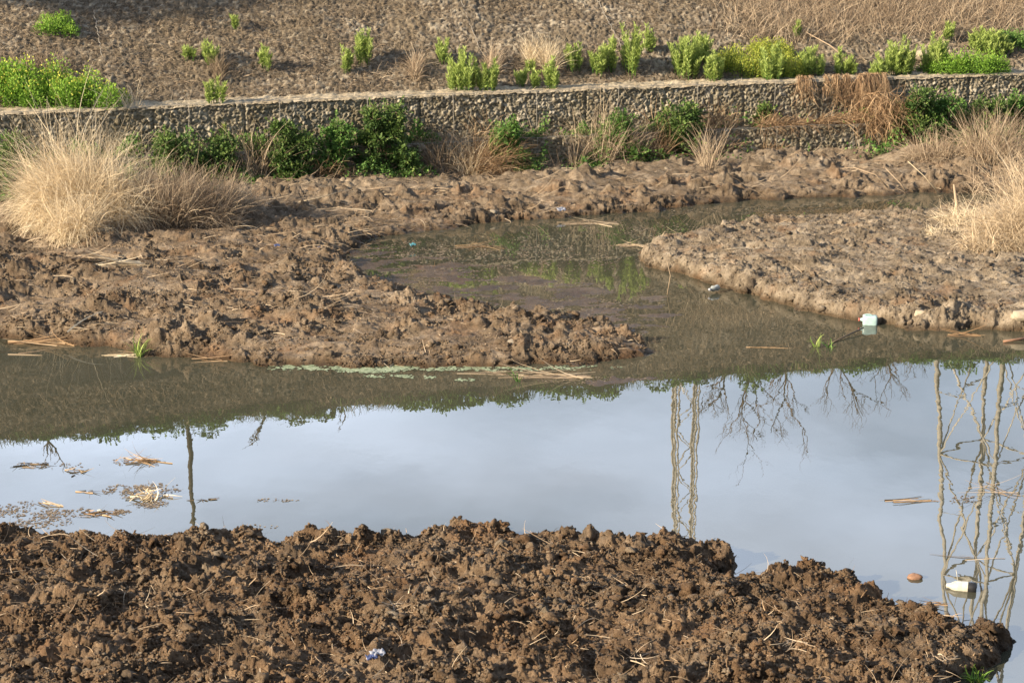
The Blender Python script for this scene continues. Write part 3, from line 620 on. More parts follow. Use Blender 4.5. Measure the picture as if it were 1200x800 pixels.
def undergrowth(n, name, mat, mask, l0, l1, wd, up, dr_, lab, leafy=False):
    A = Acc(); X = -13.5+28.5*rs.rand(n); of = np.where(rs.rand(n) < .45, -.55*rs.rand(n), -.55-.75*rs.rand(n)**1.5); k = rs.rand(n) < mask(X); X = X[k]; of = of[k]; n = len(X)
    Yv = Yw(X)+of/CA; P_ = np.stack([X, Yv, G(X, Yv)-.02], 1)
    if leafy:
        hc = .12+.5*sstep(-.3, .6, fbm(X*1.7, X*0, 2, 611)); P_[:, 2] += hc*rs.rand(n); leaves(A, P_, rs.randn(n, 3)+[0, 0, .4], .05+.05*rs.rand(n), .03+.03*rs.rand(n))
    else: blades(A, P_, rs.randn(n, 3)*np.array([.8, .4, .4])+[0, -.1, up], l0+(l1-l0)*rs.rand(n)**2, wd*(.5+rs.rand(n)), dr_, 5, None, .6)
    tag(A.build(name, mat), lab, 'undergrowth', kind='stuff')
bare = lambda X: 1-.93*sstep(3.6, 4.6, X)*sstep(9.4, 8.6, X)
undergrowth(14000, 'undergrowth', M_tan, lambda X: bare(X)*sstep(-.35, .3, fbm(X*.9, X*0, 2, 601)), .1, .75, .009, .8, 1.2, 'tangle of dry stalks along the foot of the wall')
undergrowth(7000, 'undergrowth', M_deadb, lambda X: bare(X)*sstep(-.4, .3, fbm(X*.8, X*0, 2, 603)), .1, .6, .011, .5, 1.6, 'brown dead stalks along the foot of the wall')
undergrowth(60000, 'undergrowth', M_mid, lambda X: bare(X)*sstep(-.05, .45, fbm(X*.6, X*0, 3, 605)+.25)*.95, 0, 0, 0, 0, 0, 'low green leaves along the foot of the wall', True)

# ------------------------------------------------------------------ straw and roots scattered on the mud
def ground_straw(n, name, mat, regions, l0, l1, wd, label, lie=.15, al=None):
    A = Acc()
    for (x0, y0, x1, y1), q in regions:
        a = at(x0, y1); b = at(x1, y0); m = int(n*q); Yr = a[1]+(b[1]-a[1])*rs.rand(m); s0 = (x0-600)/FP; s1 = (x1-600)/FP; X = (s0+(s1-s0)*rs.rand(m))*Yr
        h, _, mm = terrain(X, Yr); ok = (h > .02) & (Yr < Yw(X)-.6); X, Yr, h = X[ok], Yr[ok], h[ok]; m = len(X)
        th = rs.rand(m)*6.283 if al is None else al+.25*rs.randn(m)
        D = np.stack([np.cos(th), np.sin(th), lie+.5*np.abs(rs.randn(m))*.4], 1)
        blades(A, np.stack([X, Yr, h+.008], 1), D, l0+(l1-l0)*rs.rand(m)**2.2, wd*(.5+rs.rand(m)), .6, 4, None, .7)
    tag(A.build(name, mat), label, 'straw', kind='stuff')
REG = [((-120,640,1180,880), .34), ((-60,290,760,430), .36), ((-60,195,1150,290), .24), ((750,245,1260,390), .10)]
ground_straw(9000, 'mud_straw', M_tan, REG, .03, .30, .007, 'bits of dry straw and root lying on the mud')
ground_straw(800, 'mud_straw', M_tan, REG, .10, .65, .009, 'longer pale dry stalks lying on the mud')
ground_straw(1500, 'flattened_reed', M_tan, [((240,210,640,300), .55), ((-40,300,420,400), .25), ((600,190,1120,235), .2)], .2, .9, .010, 'flattened reed stalks pressed along the mud by dragging', .0, -.12)
ground_straw(900, 'flattened_reed', M_deadb, [((240,200,700,300), .6), ((650,190,1120,235), .4)], .2, .9, .014, 'dark flattened reed stalks in the mud', .0, -.12)
ground_straw(9000, 'mud_straw', M_rust, REG, .03, .16, .006, 'rusty root fibres sticking out of the mud', .6)

# ------------------------------------------------------------------ crumbled clods
def icos(sub):
    import bmesh
    bm = bmesh.new(); bmesh.ops.create_icosphere(bm, subdivisions=sub, radius=1); V = np.array([v.co for v in bm.verts]); F = np.array([[v.index for v in f.verts] for f in bm.faces]); bm.free(); return V, F
def clodset(sub, nv, amp):
    V, F = icos(sub); out = []
    for k in range(nv):
        n_ = fbm(V[:, 0]*1.5+V[:, 2]*1.1+k*9, V[:, 1]*1.5-V[:, 2]*.9, 3, 301+k, .65)
        n2 = fbm(V[:, 0]*3.4+k, V[:, 1]*3.1+V[:, 2]*3.3, 2, 321+k); out.append(V*(1+amp*n_[:, None]+.30*n2[:, None])*np.array([1, .7+.5*rs.rand(), .5+.35*rs.rand()]))
    return out, F
def scatter_clods(name, n, regs, s0, s1, sub, label, pw=2.5):
    vars_, F = clodset(sub, 8, .85); Vs = []; Fs = []; dr_ = []; nV = len(vars_[0]); tot = 0
    for (x0, y0, x1, y1), q, dens in regs:
        a = at(x0, y1); b = at(x1, y0); m = int(n*q); Yr = a[1]+(b[1]-a[1])*rs.rand(m); X = ((x0-600)/FP+(x1-x0)/FP*rs.rand(m))*Yr
        h, dry, mm = terrain(X, Yr); pk = sstep(-.3, .4, fbm(X*1.1+7, Yr*1.1, 3, 44))
        ok = (mm > .35) & (h > .0) & (Yr < Yw(X)-.8) & (rs.rand(m) < dens(X, Yr, pk)); X, Yr, h, dry = X[ok], Yr[ok], h[ok], dry[ok]; m = len(X)
        S = s0+(s1-s0)*rs.rand(m)**pw
        an = rs.rand(m)*6.283; c, s = np.cos(an), np.sin(an); vi = rs.randint(0, 8, m); B = np.array(vars_)[vi]
        ti = rs.randn(m)*.5; ct, st = np.cos(ti), np.sin(ti)
        x = B[..., 0]*ct[:, None]-B[..., 2]*st[:, None]; z = B[..., 0]*st[:, None]+B[..., 2]*ct[:, None]; y = B[..., 1]
        Vx = x*c[:, None]-y*s[:, None]; Vy = x*s[:, None]+y*c[:, None]
        Vv = np.stack([Vx*S[:, None]+X[:, None], Vy*S[:, None]+Yr[:, None], z*S[:, None]+(h+S*.08)[:, None]], -1)
        Vs.append(Vv.reshape(-1, 3)); Fs.append((np.arange(m)[:, None, None]*nV+F[None]).reshape(-1, 3)+tot); tot += m*nV; dr_.append(np.repeat(np.clip(dry+.25*rs.randn(m), 0, 1), nV))
    tag(mesh_np(name, np.concatenate(Vs), np.concatenate(Fs), M_mud, None, {'dry': np.concatenate(dr_)}, True), label, 'clods', kind='stuff')
dn = lambda X, Y, p: p*.9+.1
MD = lambda X, Y: .25+.75*sstep(-.45, .5, fbm(X*.42+Y*.25+31, Y*.85-X*.2, 4, 131, .6))
dl = lambda X, Y, p: (p*sstep(4., 9., Yw(X)-Y)+.25*p)*MD(X, Y)
dR_ = lambda X, Y, p: .15+.35*p+.5*sstep(1.2, .2, np.abs(sdist(PR, X, Y)-.35))
dE = lambda X, Y, p: .12+.88*sstep(.8, .1, np.abs(sdist(PL, X, Y)-.3))
FR = [((-120,626,1215,900), .54, dn), ((-60,300,780,436), .30, dl), ((-60,200,1150,300), .12, dl), ((-60,225,780,436), .06, dE), ((745,245,1260,392), .12, dR_)]
scatter_clods('mud_clods', 16000, FR, .016, .070, 2, 'loose lumps of broken mud', 3.2)
scatter_clods('mud_crumbs', 460000, FR, .005, .024, 1, 'small crumbs of broken mud', 1.6)

# ------------------------------------------------------------------ floating and stranded things
def fl(name, px, py, ln_px, n, label, mat=M_straw, ang=0., z=.006, wd=.012, lift=.06, spread=.25, group='straw floating on the water', curl=.3, cat='floating straw', rad=.05):
    p = at(px, py, z); s = FP/math.hypot(p[1], HC); A = Acc(); ln = ln_px/s
    th = ang+rs.randn(n)*spread+np.where(rs.rand(n) < .5, 0, math.pi); P_ = p+np.stack([rs.randn(n)*rad*2, rs.randn(n)*rad, np.zeros(n)], 1)-np.stack([np.cos(th), np.sin(th), th*0], 1)*ln*.4
    D = np.stack([np.cos(th), np.sin(th), np.abs(rs.randn(n))*lift], 1); blades(A, P_, D, ln*(.5+.5*rs.rand(n)), wd*(.6+.6*rs.rand(n)), lift*2.2, 5, None, curl, zmin=z)
    return tag(A.build(name, mat, loc=p), label, cat, group)
fl('straw_bundle', 462, 424, 56, 46, 'fanned pale straw bundle at the muddy edge among the algae', ang=.25, lift=.45, wd=.02, spread=.4)
fl('straw_bundle', 520, 424, 44, 16, 'thin upright straw spray at the mud edge right of the fanned bundle', M_tan, ang=1.2, lift=.8, spread=.5)
fl('straw_bundle', 645, 441, 100, 26, 'long flat straw raft floating in front of the mud point', M_tan, ang=-.05, spread=.14, wd=.016)
fl('straw_bundle', 560, 438, 80, 8, 'few thin straws floating left of the long flat raft', M_tan, ang=.05, spread=.1, wd=.01)
fl('straw_bundle', 45, 402, 90, 26, 'orange straw floating along the left mud edge', M_rust, ang=-.1, spread=.12, wd=.02)
fl('straw_bundle', 30, 414, 60, 3, 'single pale stalks floating on the dark water at the left', M_tan, ang=0, spread=.04, wd=.018)
fl('straw_bundle', 150, 416, 60, 8, 'straw at the mud edge beside the green grass tuft', M_straw, ang=.05, spread=.12, wd=.018)
fl('straw_bundle', 240, 422, 60, 9, 'brown straw lying along the mud edge right of the grass tuft', M_rust, ang=-.05, spread=.1, wd=.018)
fl('straw_bundle', 165, 540, 46, 26, 'loose straw bundle floating on the bright water at the left', M_rust, ang=-.3, spread=.45, wd=.014, curl=.8)
fl('straw_bundle', 172, 583, 30, 46, 'twisted pale straw knot in the debris raft at the left', M_straw, ang=.5, spread=1., wd=.02, curl=1.4, lift=.4)
fl('straw_bundle', 55, 590, 34, 6, 'short tan stalk floating above the left scum patch', M_tan, ang=-.45, spread=.06, wd=.022)
fl('straw_bundle', 112, 602, 28, 22, 'rusty clot of straw between the scum patch and the debris raft', M_rust, ang=.1, spread=.6, wd=.02)
fl('straw_bundle', 35, 546, 26, 16, 'dull dark straw clot floating highest at the left', M_deadb, ang=0, spread=.6, wd=.018)
fl('straw_bundle', 95, 553, 20, 12, 'small dark straw clot on open water left of the pole reflection', M_deadb, ang=0, spread=.6, wd=.016)
fl('straw_bundle', 104, 576, 18, 8, 'small tan straw clot above the rusty clot', M_rust, ang=0, spread=.6, wd=.016)
fl('straw_bundle', 245, 585, 14, 8, 'tiny brown leaf clot right of the debris raft', M_deadb, ang=0, spread=.6, wd=.02)
fl('straw_bundle', 1060, 586, 60, 8, 'reddish stalks floating left of the tree reflections', M_rust, ang=.05, spread=.08, wd=.014)
fl('straw_bundle', 1150, 655, 50, 4, 'thin tan stalks floating just above the white bottle', M_tan, ang=0, spread=.08, wd=.008)
fl('straw_bundle', 1100, 708, 30, 8, 'brown stalks floating below the white bottle', M_rust, ang=-.1, spread=.12, wd=.02)
fl('straw_bundle', 1165, 575, 80, 14, 'thin pale twigs on the water at the right', M_tan, ang=-.3, spread=.5, wd=.008)
fl('straw_bundle', 1130, 392, 50, 7, 'reddish stalks at the right mud edge in the water', M_rust, ang=-.08, spread=.1, wd=.02)
fl('straw_bundle', 915, 407, 60, 4, 'thin reddish straw floating in front of the right mud flat', M_rust, ang=0, spread=.05, wd=.012)
fl('straw_bundle', 1010, 291, 6, 2, 'tiny straw on the mud flat', M_tan)
fl('straw_bundle', 865, 292, 40, 3, 'pale stick lying on the near end of the right mud flat', M_straw, z=.35, ang=0.3)
fl('straw_bundle', 740, 288, 40, 20, 'straw mat floating in the shallow pool near the right mud flat', M_tan, ang=.1, spread=.4)
fl('straw_bundle', 690, 262, 70, 20, 'straw drifting under the far bank in the shallow pool', M_tan, ang=.05, spread=.3)
fl('straw_bundle', 560, 290, 60, 18, 'straw drifting in the middle of the shallow pool', M_rust, ang=.1, spread=.3)
fl('straw_bundle', 485, 720-10, 50, 30, 'root ball of dry straw on the near bank', M_tan, z=.36, ang=.8, spread=.9, lift=.6, wd=.012, curl=1., group='straw lying on the near bank')
fl('straw_bundle', 478, 690, 34, 3, 'two pale stalks poking up from the near bank', M_straw, z=.38, ang=1.7, spread=.3, lift=1.6, wd=.016, group='straw lying on the near bank', rad=.02)
fl('straw_bundle', 1100, 770, 30, 16, 'frayed straw tuft on the near bank at the lower right', M_tan, z=.25, ang=1.2, spread=.7, lift=.6, wd=.012, group='straw lying on the near bank')
fl('straw_bundle', 755, 775, 44, 12, 'curled root pieces on the near bank right of the middle', M_tan, z=.34, ang=.1, spread=.6, curl=1.4, wd=.014, group='straw lying on the near bank')
fl('straw_bundle', 930, 755, 40, 10, 'bent tan rootlets on the near bank below the notch', M_tan, z=.34, ang=.2, spread=.6, curl=1.4, wd=.012, group='straw lying on the near bank')
fl('straw_bundle', 105, 300, 60, 40, 'flattened beige straw on the mud below the golden clump', M_tan, z=.48, ang=.2, spread=.5, group='straw lying on the left bank')
fl('straw_bundle', 135, 350-40, 80, 30, 'long fallen pale stalks on the mud below the golden clump', M_straw, z=.42, ang=.35, spread=.25, wd=.02, group='straw lying on the left bank')
fl('straw_bundle', 110, 385, 70, 8, 'crossed pale sticks near the left water edge', M_straw, z=.2, ang=.6, spread=.6, wd=.024, lift=.3, group='straw lying on the left bank')
fl('straw_bundle', 405, 245, 60, 20, 'fallen stalks on the smooth mud right of the reeds', M_tan, z=.5, ang=.1, spread=.4, group='straw lying on the left bank')
# green tufts in the water
def gt(px, py, wpx, hpx, n, label, mat=M_bright): tuft('grass_tuft', px, py, wpx, hpx, n, label, mat, 'grass tuft', 'green grass tufts at the water', droop=1.1, wd=.02, depth=.1, spread=.5, z=-.01, minl=.5)
gt(163, 418, 22, 30, 26, 'green grass tuft rising from the water at the left mud edge')
gt(958, 407, 14, 18, 12, 'left sprig of two green sprouts in the water below the right mud flat')
gt(972, 408, 10, 12, 12, 'right sprig of two green sprouts in the water below the right mud flat', M_mid)
gt(1146, 800, 26, 20, 46, 'bright green sprout at the lower right corner of the near bank', M_lime)
gt(660, 378, 8, 14, 8, 'small green sprout on the wet mud behind the lumpy point', M_mid)
gt(608, 448, 14, 20, 7, 'few thin green blades in the water before the mud point', M_mid)
# algae / duckweed films: uncountable
def film(name, spots, n, mat, label, sz=.02, cat='algae'):
    A = Acc()
    for (px, py, wx, wy, q) in spots:
        m = int(n*q); r = np.sqrt(rs.rand(m)); th = rs.rand(m)*6.283; P_ = np.array([at(px+wx*a, py+wy*b, 0)[:2] for a, b in zip(r*np.cos(th), r*np.sin(th))])
        k = rs.rand(m) < sstep(-.5, .7, fbm(P_[:, 0]*2.5, P_[:, 1]*2., 5, 401, .7))*(1.15-r); P_ = P_[k]; m = len(P_); a = rs.rand(m)*6.283; s = sz*(.4+.9*rs.rand(m)); c = np.cos(a)*s; t = np.sin(a)*s; z = .003+.004*rs.rand(m)
        Q = np.stack([np.stack([P_[:, 0]+u, P_[:, 1]+v, z], 1) for u, v in ((c, t), (-t, c), (-c, -t), (t, -c))], 1).reshape(-1, 3)
        A.add(Q, np.arange(4*m).reshape(m, 4), np.repeat(rs.rand(m), 4))
    tag(A.build(name, mat), label, cat, kind='stuff')
film('algae_film', [(350,431,42,4,.16),(430,432,60,5,.3),(510,430,60,5,.24),(590,432,50,4,.10),(500,443,20,2.5,.05),(460,441,40,2,.05),(545,445,12,2,.03),(680,431,50,3,.07)], 12000, M_scum, 'grey green algae film along the muddy edge', .025)
film('scum', [(40,600,60,13,.22),(30,612,60,9,.12),(150,575,30,9,.16),(185,572,32,6,.12),(175,590,24,6,.08),(140,600,14,4,.05),(95,597,10,4,.03),(60,545,60,5,.03),(700,446,70,6,.08),(300,617,30,3,.01),(320,586,30,2,.01),(1120,585,40,5,.05),(155,540,30,6,.04)], 9000, M_deadb, 'specks of dead plant debris floating on the water', .016, 'debris')
film('pool_debris', [(520,325,110,18,.3),(680,365,80,16,.25),(500,295,80,14,.3),(640,300,120,22,.4),(760,270,90,10,.15),(900,247,150,6,.15)], 11000, M_deadb, 'specks of debris on the shallow pool', .022, 'debris')
# rocks
def rock(name, px, py, wpx, label, mat, z=None, sq=(1,.75,.5), cat='stone', group=None, seed=0):
    p = hit(px, py) if z is None else at(px, py, z); s = FP/math.hypot(p[1], HC-p[2]); V, F = icos(3); r = wpx/s*.5
    f = fbm(V[:, 0]*1.3+V[:, 2]+seed, V[:, 1]*1.3-V[:, 2]*.8, 3, 330+seed, .5); V = V*(1+.22*f[:, None])*np.array(sq)*r+p+[0, 0, r*sq[2]*.45]
    return tag(mesh_np(name, V, F, mat, None, None, True, loc=p), label, cat, group)
rock('stone', 1072, 678, 18, 'small reddish stone half sunk in the water left of the white bottle', M_rock, z=-.01)
rock('stone', 598, 405, 20, 'pale grey stone in the mud at the front of the lumpy point', M_prock, seed=3)
rock('stone', 577, 250, 12, 'grey stone on the front of the far bank', M_prock, seed=5)
rock('stone', 592, 677, 10, 'tiny white stone on the near bank', M_white, seed=6)
rock('stone', 92, 528-20, 8, 'tiny dark stone in the left water', M_prock, z=0, seed=7) if False else None
rock('stone', 117, 605-6, 7, 'tiny white pebble beside the rusty straw clot', M_white, z=0, seed=8)
rock('stone', 1197, 376, 26, 'pale crusted lump at the right edge of the mud flat', M_prock, seed=9)
rock('stone', 1080, 68, 26, 'pale stone lying between green bushes on the slope', M_prock, seed=10)
# aqua jug: body (rounded box), neck, red cap
def rbox(acc, c, half, R3, bev=.03, taper=1.):
    n = 9; u = np.linspace(-1, 1, n); V, F = icos(3)
    P_ = np.sign(V)*np.abs(V)**.32; P_ /= np.abs(P_).max(); k = 1-(1-taper)*.5*(P_[:, 0:1]+1)
    P_ = P_*np.array(half)*np.hstack([np.ones_like(k), k, k]); acc.append((P_@R3.T+c, F))
def rotz(a): c, s = math.cos(a), math.sin(a); return np.array([[c, -s, 0], [s, c, 0], [0, 0, 1.]])
def rotx(a): c, s = math.cos(a), math.sin(a); return np.array([[1., 0, 0], [0, c, -s], [0, s, c]])
p = at(1018, 380, .0); e = empty('plastic_jug', p, 'aqua plastic jug with a red cap lying at the edge of the right mud flat', 'jug'); l = []
rbox(l, np.array([.02, 0, .07]), (.125, .09, .09), rotz(-.15)); mesh_np('body', l[0][0], l[0][1], M_aqua, e, None, True)
A = Acc(); tube(A, np.array([[-.15,.02,.08],[-.12,.02,.08],[-.09,.02,.08]]), [.025,.027,.045], 12); A.build('neck', M_aqua, e, True)
A = Acc(); tube(A, np.array([[-.175,.024,.08],[-.145,.02,.08]]), [.028,.028], 12); A.build('cap', M_red, e, True)
A = Acc(); t = np.linspace(0, math.pi, 9); tube(A, np.stack([-.02+.08*np.cos(t), 0*t, .145+.03*np.sin(t)], 1), .013, 6); A.build('handle', M_aqua, e, True)
# white bottle floating, shade on its right end painted black
p = at(1125, 690, .0); e = empty('plastic_bottle', p, 'white plastic bottle with its shaded end painted black, floating near the lower right bank', 'bottle'); Rz = rotz(-.28)
def lathe(prof, name, mat, parent, R3, off=(0,0,0), ns=20):
    th = np.arange(ns)*2*np.pi/ns; V = np.array([[x, r*np.cos(t), r*np.sin(t)] for x, r in prof for t in th])@R3.T+np.array(off); i = np.arange(len(prof)*ns).reshape(-1, ns); j = np.roll(i, -1, 1)
    return mesh_np(name, V, np.stack([i[:-1], j[:-1], j[1:], i[1:]], -1).reshape(-1, 4), mat, parent, None, True)
lathe([(-.155,.0),(-.15,.022),(-.13,.026),(-.11,.03),(-.06,.06),(0,.064),(.06,.066),(.085,.066)], 'body', M_white, e, Rz@rotx(.2), (0,0,.028))
lathe([(.085,.067),(.12,.068),(.165,.064),(.175,.05),(.176,.0)], 'shaded_end', M_shaded, e, Rz, (0,0,.028))
A = Acc(); tube(A, np.array([[-.02,.03,.07],[-.045,.04,.21]]), [.004,.003], 4); A.build('stuck_straw', M_white, e)
# crushed bottle, cup
p = at(837, 341, .03); e = empty('crushed_bottle', p, 'dirty clear crushed bottle at the left edge of the right mud flat', 'bottle')
lathe([(-.12,.0),(-.118,.02),(-.09,.022),(-.05,.055),(.02,.045),(.07,.058),(.11,.05),(.115,.0)], 'body', M_clear, e, rotz(.8), (0,0,.05)); lathe([(-.15,.0),(-.149,.024),(-.118,.024),(-.117,0)], 'cap', M_film, e, rotz(.8), (0,0,.05))
p = at(1077, 379, .02); e = empty('broken_cup', p, 'broken white cup tipped at the mud edge right of the aqua jug', 'cup')
lathe([(-.08,.0),(-.08,.05),(-.02,.062),(.05,.072),(.055,.076),(.05,.066),(-.02,.056),(-.06,.04)], 'body', M_white, e, rotz(-1.2)@np.array([[.7,0,.7],[0,1,0],[-.7,0,.7]]), (0,0,.07))
rock('stone', 1079, 370, 20, 'grey lump sitting over the broken white cup', M_prock, z=.16, seed=11)
# wrappers: crumpled sheets
def wrapper(px, py, wpx, label, mat, z=None, asp=.5, name='wrapper'):
    p = hit(px, py) if z is None else at(px, py, z); s = FP/math.hypot(p[1], HC-p[2]); ww = wpx/s*.75; n = 14
    u, v = np.meshgrid(np.linspace(-.5, .5, n), np.linspace(-.5, .5, n)); x = u*ww; y = v*ww*asp; zz = .16*ww*fbm(u*4+px, v*4, 3, 350)+.25*ww*np.abs(np.sin(u*5+v*3))*.6+.02
    V = np.stack([x, y+.3*zz, zz+v*ww*.2], -1).reshape(-1, 3)@rotz(.5).T
    e = mesh_np(name, V, gridF(n, n), mat, None, None, False); e.location = tuple(p+[0, 0, .05]); sd = e.modifiers.new('thick', 'SOLIDIFY'); sd.thickness = .003
    return tag(e, label, 'wrapper', 'scraps of plastic film')
wrapper(443, 774, 24, 'crumpled blue and white wrapper on the near bank at the bottom', M_film, z=.36)
wrapper(436, 778, 18, 'blue half of the crumpled wrapper on the near bank', M_blue, z=.35)
wrapper(484, 291, 10, 'small cyan plastic scrap in the shallow pool', M_cyan, z=.03)
wrapper(325, 292, 9, 'purplish blue film scrap on the left bank', M_blue)
wrapper(376, 295, 8, 'small blue scrap right of the film scrap on the left bank', M_blue)
wrapper(658, 250, 14, 'pale blue grey scrap at the foot of the far bank', M_film)
# sticks
def stick(pts, rad, label, mat, name='stick'):
    A = Acc(); pts = np.array(pts); tube(A, pts, rad, 6); tag(A.build(name, mat, loc=pts[0]), label, 'stick', 'sticks at the water and banks')
stick([at(970,404,.0), at(990,394,.03), at(1012,384,.06)], .011, 'dark thin stick slanting out of the water below the aqua jug', M_bark)
stick([at(1176,400,.02), at(1190,398,.03), at(1215,394,.06)], .022, 'red brown stick in the water at the right photo edge', M_rock)
a = hit(1120, 258); stick([a, a+[.0,0,.35], a+[-.08,0,.75]], [.05,.04,.02], 'broken pale stump standing in front of the right reed mass', M_tan, 'stump')
a = hit(1000, 80); b = hit(945, 45); stick([a+[0,0,.1], (a+b)/2+[0,0,.2], b+[0,0,.15]], [.02,.018,.01], 'long pale fallen branch on the slope above the hanging creeper', M_tan)
a = hit(1040, 222); stick([a+[0,0,.05], a+[-.3,0,.35], a+[-.8,.1,.5]], [.02,.015,.008], 'pale curved branch on the far bank under the creeper', M_tan)
a = hit(1062, 225); stick([a+[0,0,.02], a+[-.15,0,.2], a+[-.5,.1,.55]], [.02,.015,.008], 'slim pale branch beside the curved one on the far bank', M_tan)
a = at(782, 345, 0); stick([a, a+[.05,0,.35], a+[-.02,0,.62]], [.01,.009,.005], 'slim pale stalk standing in the water left of the right mud flat', M_tan)
a = at(1100, 232, 0); stick([a+[0,0,.1], a+[-.35,0,.5], a+[-.75,0,.85]], [.014,.012,.008], 'bent straw stalk leaning out of the right reed mass', M_straw)
a = hit(350, 240); stick([a+[0,0,.05], a+[.5,.3,.12], a+[1.0,.8,.2]], [.014,.012,.008], 'straight pale stalk on the mud by the matted stalks', M_straw)

# ------------------------------------------------------------------ growth on the crest (mirrored only)
A = Acc(); nB = 90
for k in range(nB):
    x = -20+44*rs.rand(); d = 9.7+1.2*rs.rand(); y = float(Yw(x))+d/CA; z = gz(x, y); h = .15+.45*rs.rand()**2; m = 160; dd_ = unit(rs.randn(m, 3)); dd_[:, 2] = np.abs(dd_[:, 2])
    leaves(A, np.array([x, y, z])+dd_*np.array([.5, .4, h])*(.5+.5*rs.rand(m))[:, None], dd_+rs.randn(m, 3)*.5, .12, .07)
tag(A.build('crest_herbs', M_mid), 'low green herbs along the top of the embankment', 'herbs', kind='stuff')
# ------------------------------------------------------------------ poles and bare trees on the levee (seen mirrored in the water)
def crest(px, dback): x = (px-600)/FP*(Yw(0)+10.4+dback)*1.02; y = float(Yw(x))+(10.6+dback)/CA; x = (px-600)/FP*y*1.02; return np.array([x, y, ZC-.05])
p = crest(214, .6); e = empty('utility_pole', p, 'plain dark wooden pole on the embankment top, mirrored in the left water', 'pole')
A = Acc(); tube(A, np.array([[0,0,-.3],[0,0,4.],[.03,0,9.]]), [.075,.065,.05], 10); A.build('shaft', M_pole, e, True)
A = Acc(); tube(A, np.array([[-.6,0,8.5],[.6,0,8.5]]), .05, 6); A.build('crossarm', M_pole, e)
p = crest(806, 2.); e = empty('lattice_mast', p, 'slender steel lattice mast on the embankment top, mirrored left of the bare trees', 'mast'); A = Acc(); B = Acc(); s_ = .32
for sx in (-1, 1):
    for sy in (-1, 1): tube(A, np.array([[sx*s_, sy*s_, -.3], [sx*s_*.95, sy*s_*.95, 12.]]), .028, 4)
for k in range(60):
    for sx in (-1, 1):
        f = .09 if k % 2 else -.09; tube(B, np.array([[sx*s_+f, -s_, k*.2], [sx*s_-f, -s_, k*.2+.2]]), .014, 4)
for sx in (-1, 1):
    for o_ in (-.09, .09): tube(B, np.array([[sx*s_+o_, -s_, -.3], [sx*s_*.95+o_, -s_, 12.]]), .028, 4)
for k in range(16):
    z0 = k*.75; f = -1 if k % 2 else 1
    for q in (-1, 1): tube(B, np.array([[f*s_, q*s_, z0], [-f*s_, q*s_, z0+.75]]), .017, 4); tube(B, np.array([[q*s_, f*s_, z0], [q*s_, -f*s_, z0+.75]]), .017, 4)
A.build('leg', M_steel, e); B.build('bracing', M_steel, e)
def bare_tree(px, db, h, label, mat, seed, lean=0., thick=.09, spread=.5, sub=4, nb=5):
    r_ = np.random.RandomState(seed); p = crest(px, db); e = empty('bare_tree', p, label, 'tree', 'bare trees on the embankment top'); T_ = Acc(); C_ = Acc()
    def br(a, d, ln, rad, lev):
        pts = [a]; q = a.copy(); dd = d.copy()
        for k in range(5): dd = unit(dd+r_.randn(3)*.12); q = q+dd*ln/5; pts.append(q)
        tube(T_ if lev == 0 else C_, np.array(pts), np.linspace(rad, rad*.45, 6), 6 if lev < 2 else 4)
        if lev < sub:
            for k in range(nb if lev == 0 else 3):
                i = r_.randint(2, 6); an = r_.rand()*6.283; nd = unit(dd*.8+np.array([math.cos(an), math.sin(an)*.8, .5])*spread); br(pts[i], nd, ln*(.42+.25*r_.rand()), rad*.45, lev+1)
    br(np.array([0, 0, -.2]), unit(np.array([lean, 0, 1.])), h, thick, 0); T_.build('trunk', mat, e, True); C_.build('crown', mat, e, True)
p = crest(1168, 2.2); e = empty('lattice_pylon', p, 'broad steel lattice pylon on the embankment top, mirrored beside the floating white bottle', 'pylon'); B = Acc(); H_ = 13.; nb_ = 3
ft = [np.array([1.9*math.cos(a)*k, 1.9*math.sin(a)*k, 0]) for a, k in ((R(172), 1.), (R(268), 1.), (R(-10), 1.), (R(82), 1.))]
lp = lambda i, z: ft[i % 4]*(1-.55*z/H_)+np.array([0, 0, z-.3])
for i in range(4):
    A = Acc(); tube(A, np.array([lp(i, 0), lp(i, H_*.5), lp(i, H_)]), [.085, .075, .055], 6); A.build('leg', M_steel, e)
    for k in range(nb_):
        z0, z1 = H_*k/nb_, H_*(k+1)/nb_
        for (u0, u1) in ((i, i+1), (i+1, i)): tube(B, np.array([lp(u0, z0), lp(u1, z1)]), .032, 4)
        tube(B, np.array([lp(i, z1), lp(i+1, z1)]), .035, 4); mdp = (lp(i, z0)+lp(i+1, z1))/2; tube(B, np.array([lp(i, (z0+z1)/2), mdp]), .025, 4)
B.build('bracing', M_steel, e)
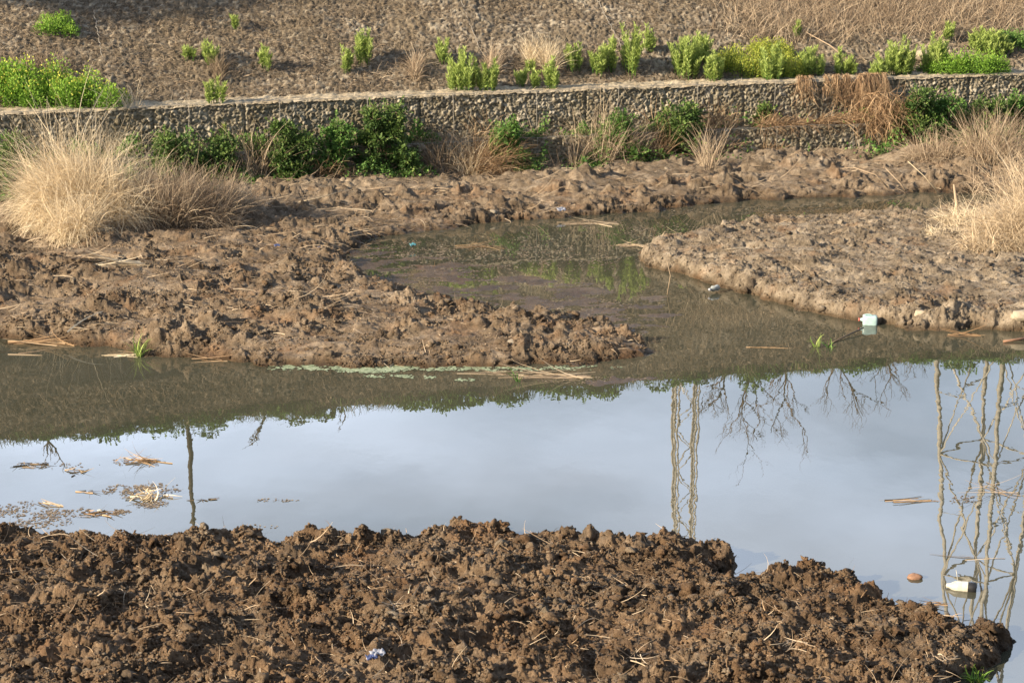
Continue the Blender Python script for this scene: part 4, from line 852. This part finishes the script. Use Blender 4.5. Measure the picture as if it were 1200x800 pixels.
for i, (px, h, lab) in enumerate([(862,1.5,'small twiggy bare tree next to the lattice mast'), (893,2.4,'taller twiggy bare tree second from the lattice mast'), (925,2.1,'twiggy bare tree in the middle of the mirrored thicket'), (980,2.2,'twiggy bare tree right of the middle of the thicket'), (1030,1.7,'low twiggy bare tree next to the broad pylon'), (1062,1.3,'lowest twiggy bare tree beside the broad pylon')]):
    bare_tree(px, 2.+i*.5, h, lab, M_twig, 20+i, .1*(i-2.5), .055, .8, 4, 7)
for i, (px, h, lab) in enumerate([(43,.9,'low bare sapling at the far left of the embankment top'), (305,1.0,'short bare sapling right of the wooden pole'), (388,.7,'shortest bare sapling on the embankment top')]):
    bare_tree(px, .8, h, lab, M_bark, 40+i, .1, .05, .6, 2)

def shadow_tree(x, y, h, label, seed, cz, cr):  # unseen trees added to throw shadow bands onto the upper left slope
    r_ = np.random.RandomState(seed); p = np.array([x, y, gz(x, y)]); e = empty('shadow_tree', p, label, 'tree', 'trees added out of view to shade the slope'); T_ = Acc(); C_ = Acc()
    tube(T_, np.array([[0,0,-.3],[.1,0,h*.35],[.05,.1,h*.6],[.2,0,h*.9]]), [.22,.17,.12,.04], 10)
    for k in range(13):
        an = r_.rand()*6.283; z = h*(cz+(1-cz)*r_.rand()); rr = cr*(.25+.75*r_.rand())*math.sin(max(.3, min(1, (z/h-cz)/(1-cz)))*2.4); c = np.array([rr*math.cos(an), rr*math.sin(an), z])
        a = np.array([.06, .05, z*.72]); tube(T_, np.array([a, (a+c)/2+[0, 0, .1], c]), [.06, .035, .01], 6)
        m = 900; d = unit(r_.randn(m, 3)); leaves(C_, c+d*(.35+.75*r_.rand(m))[:, None]*.75*np.array([1.1, 1.1, .6]), r_.randn(m, 3), .11, .06)
    T_.build('trunk', M_bark, e, True); C_.build('crown', M_dark, e)
shadow_tree(-18.6, 46.2, 7.6, 'added unseen leafy tree on the bank beyond the left photo edge', 71, .62, 1.8)
shadow_tree(-21.5, 44.6, 8.8, 'taller added unseen leafy tree farther up river beyond the left photo edge', 72, .6, 2.0)
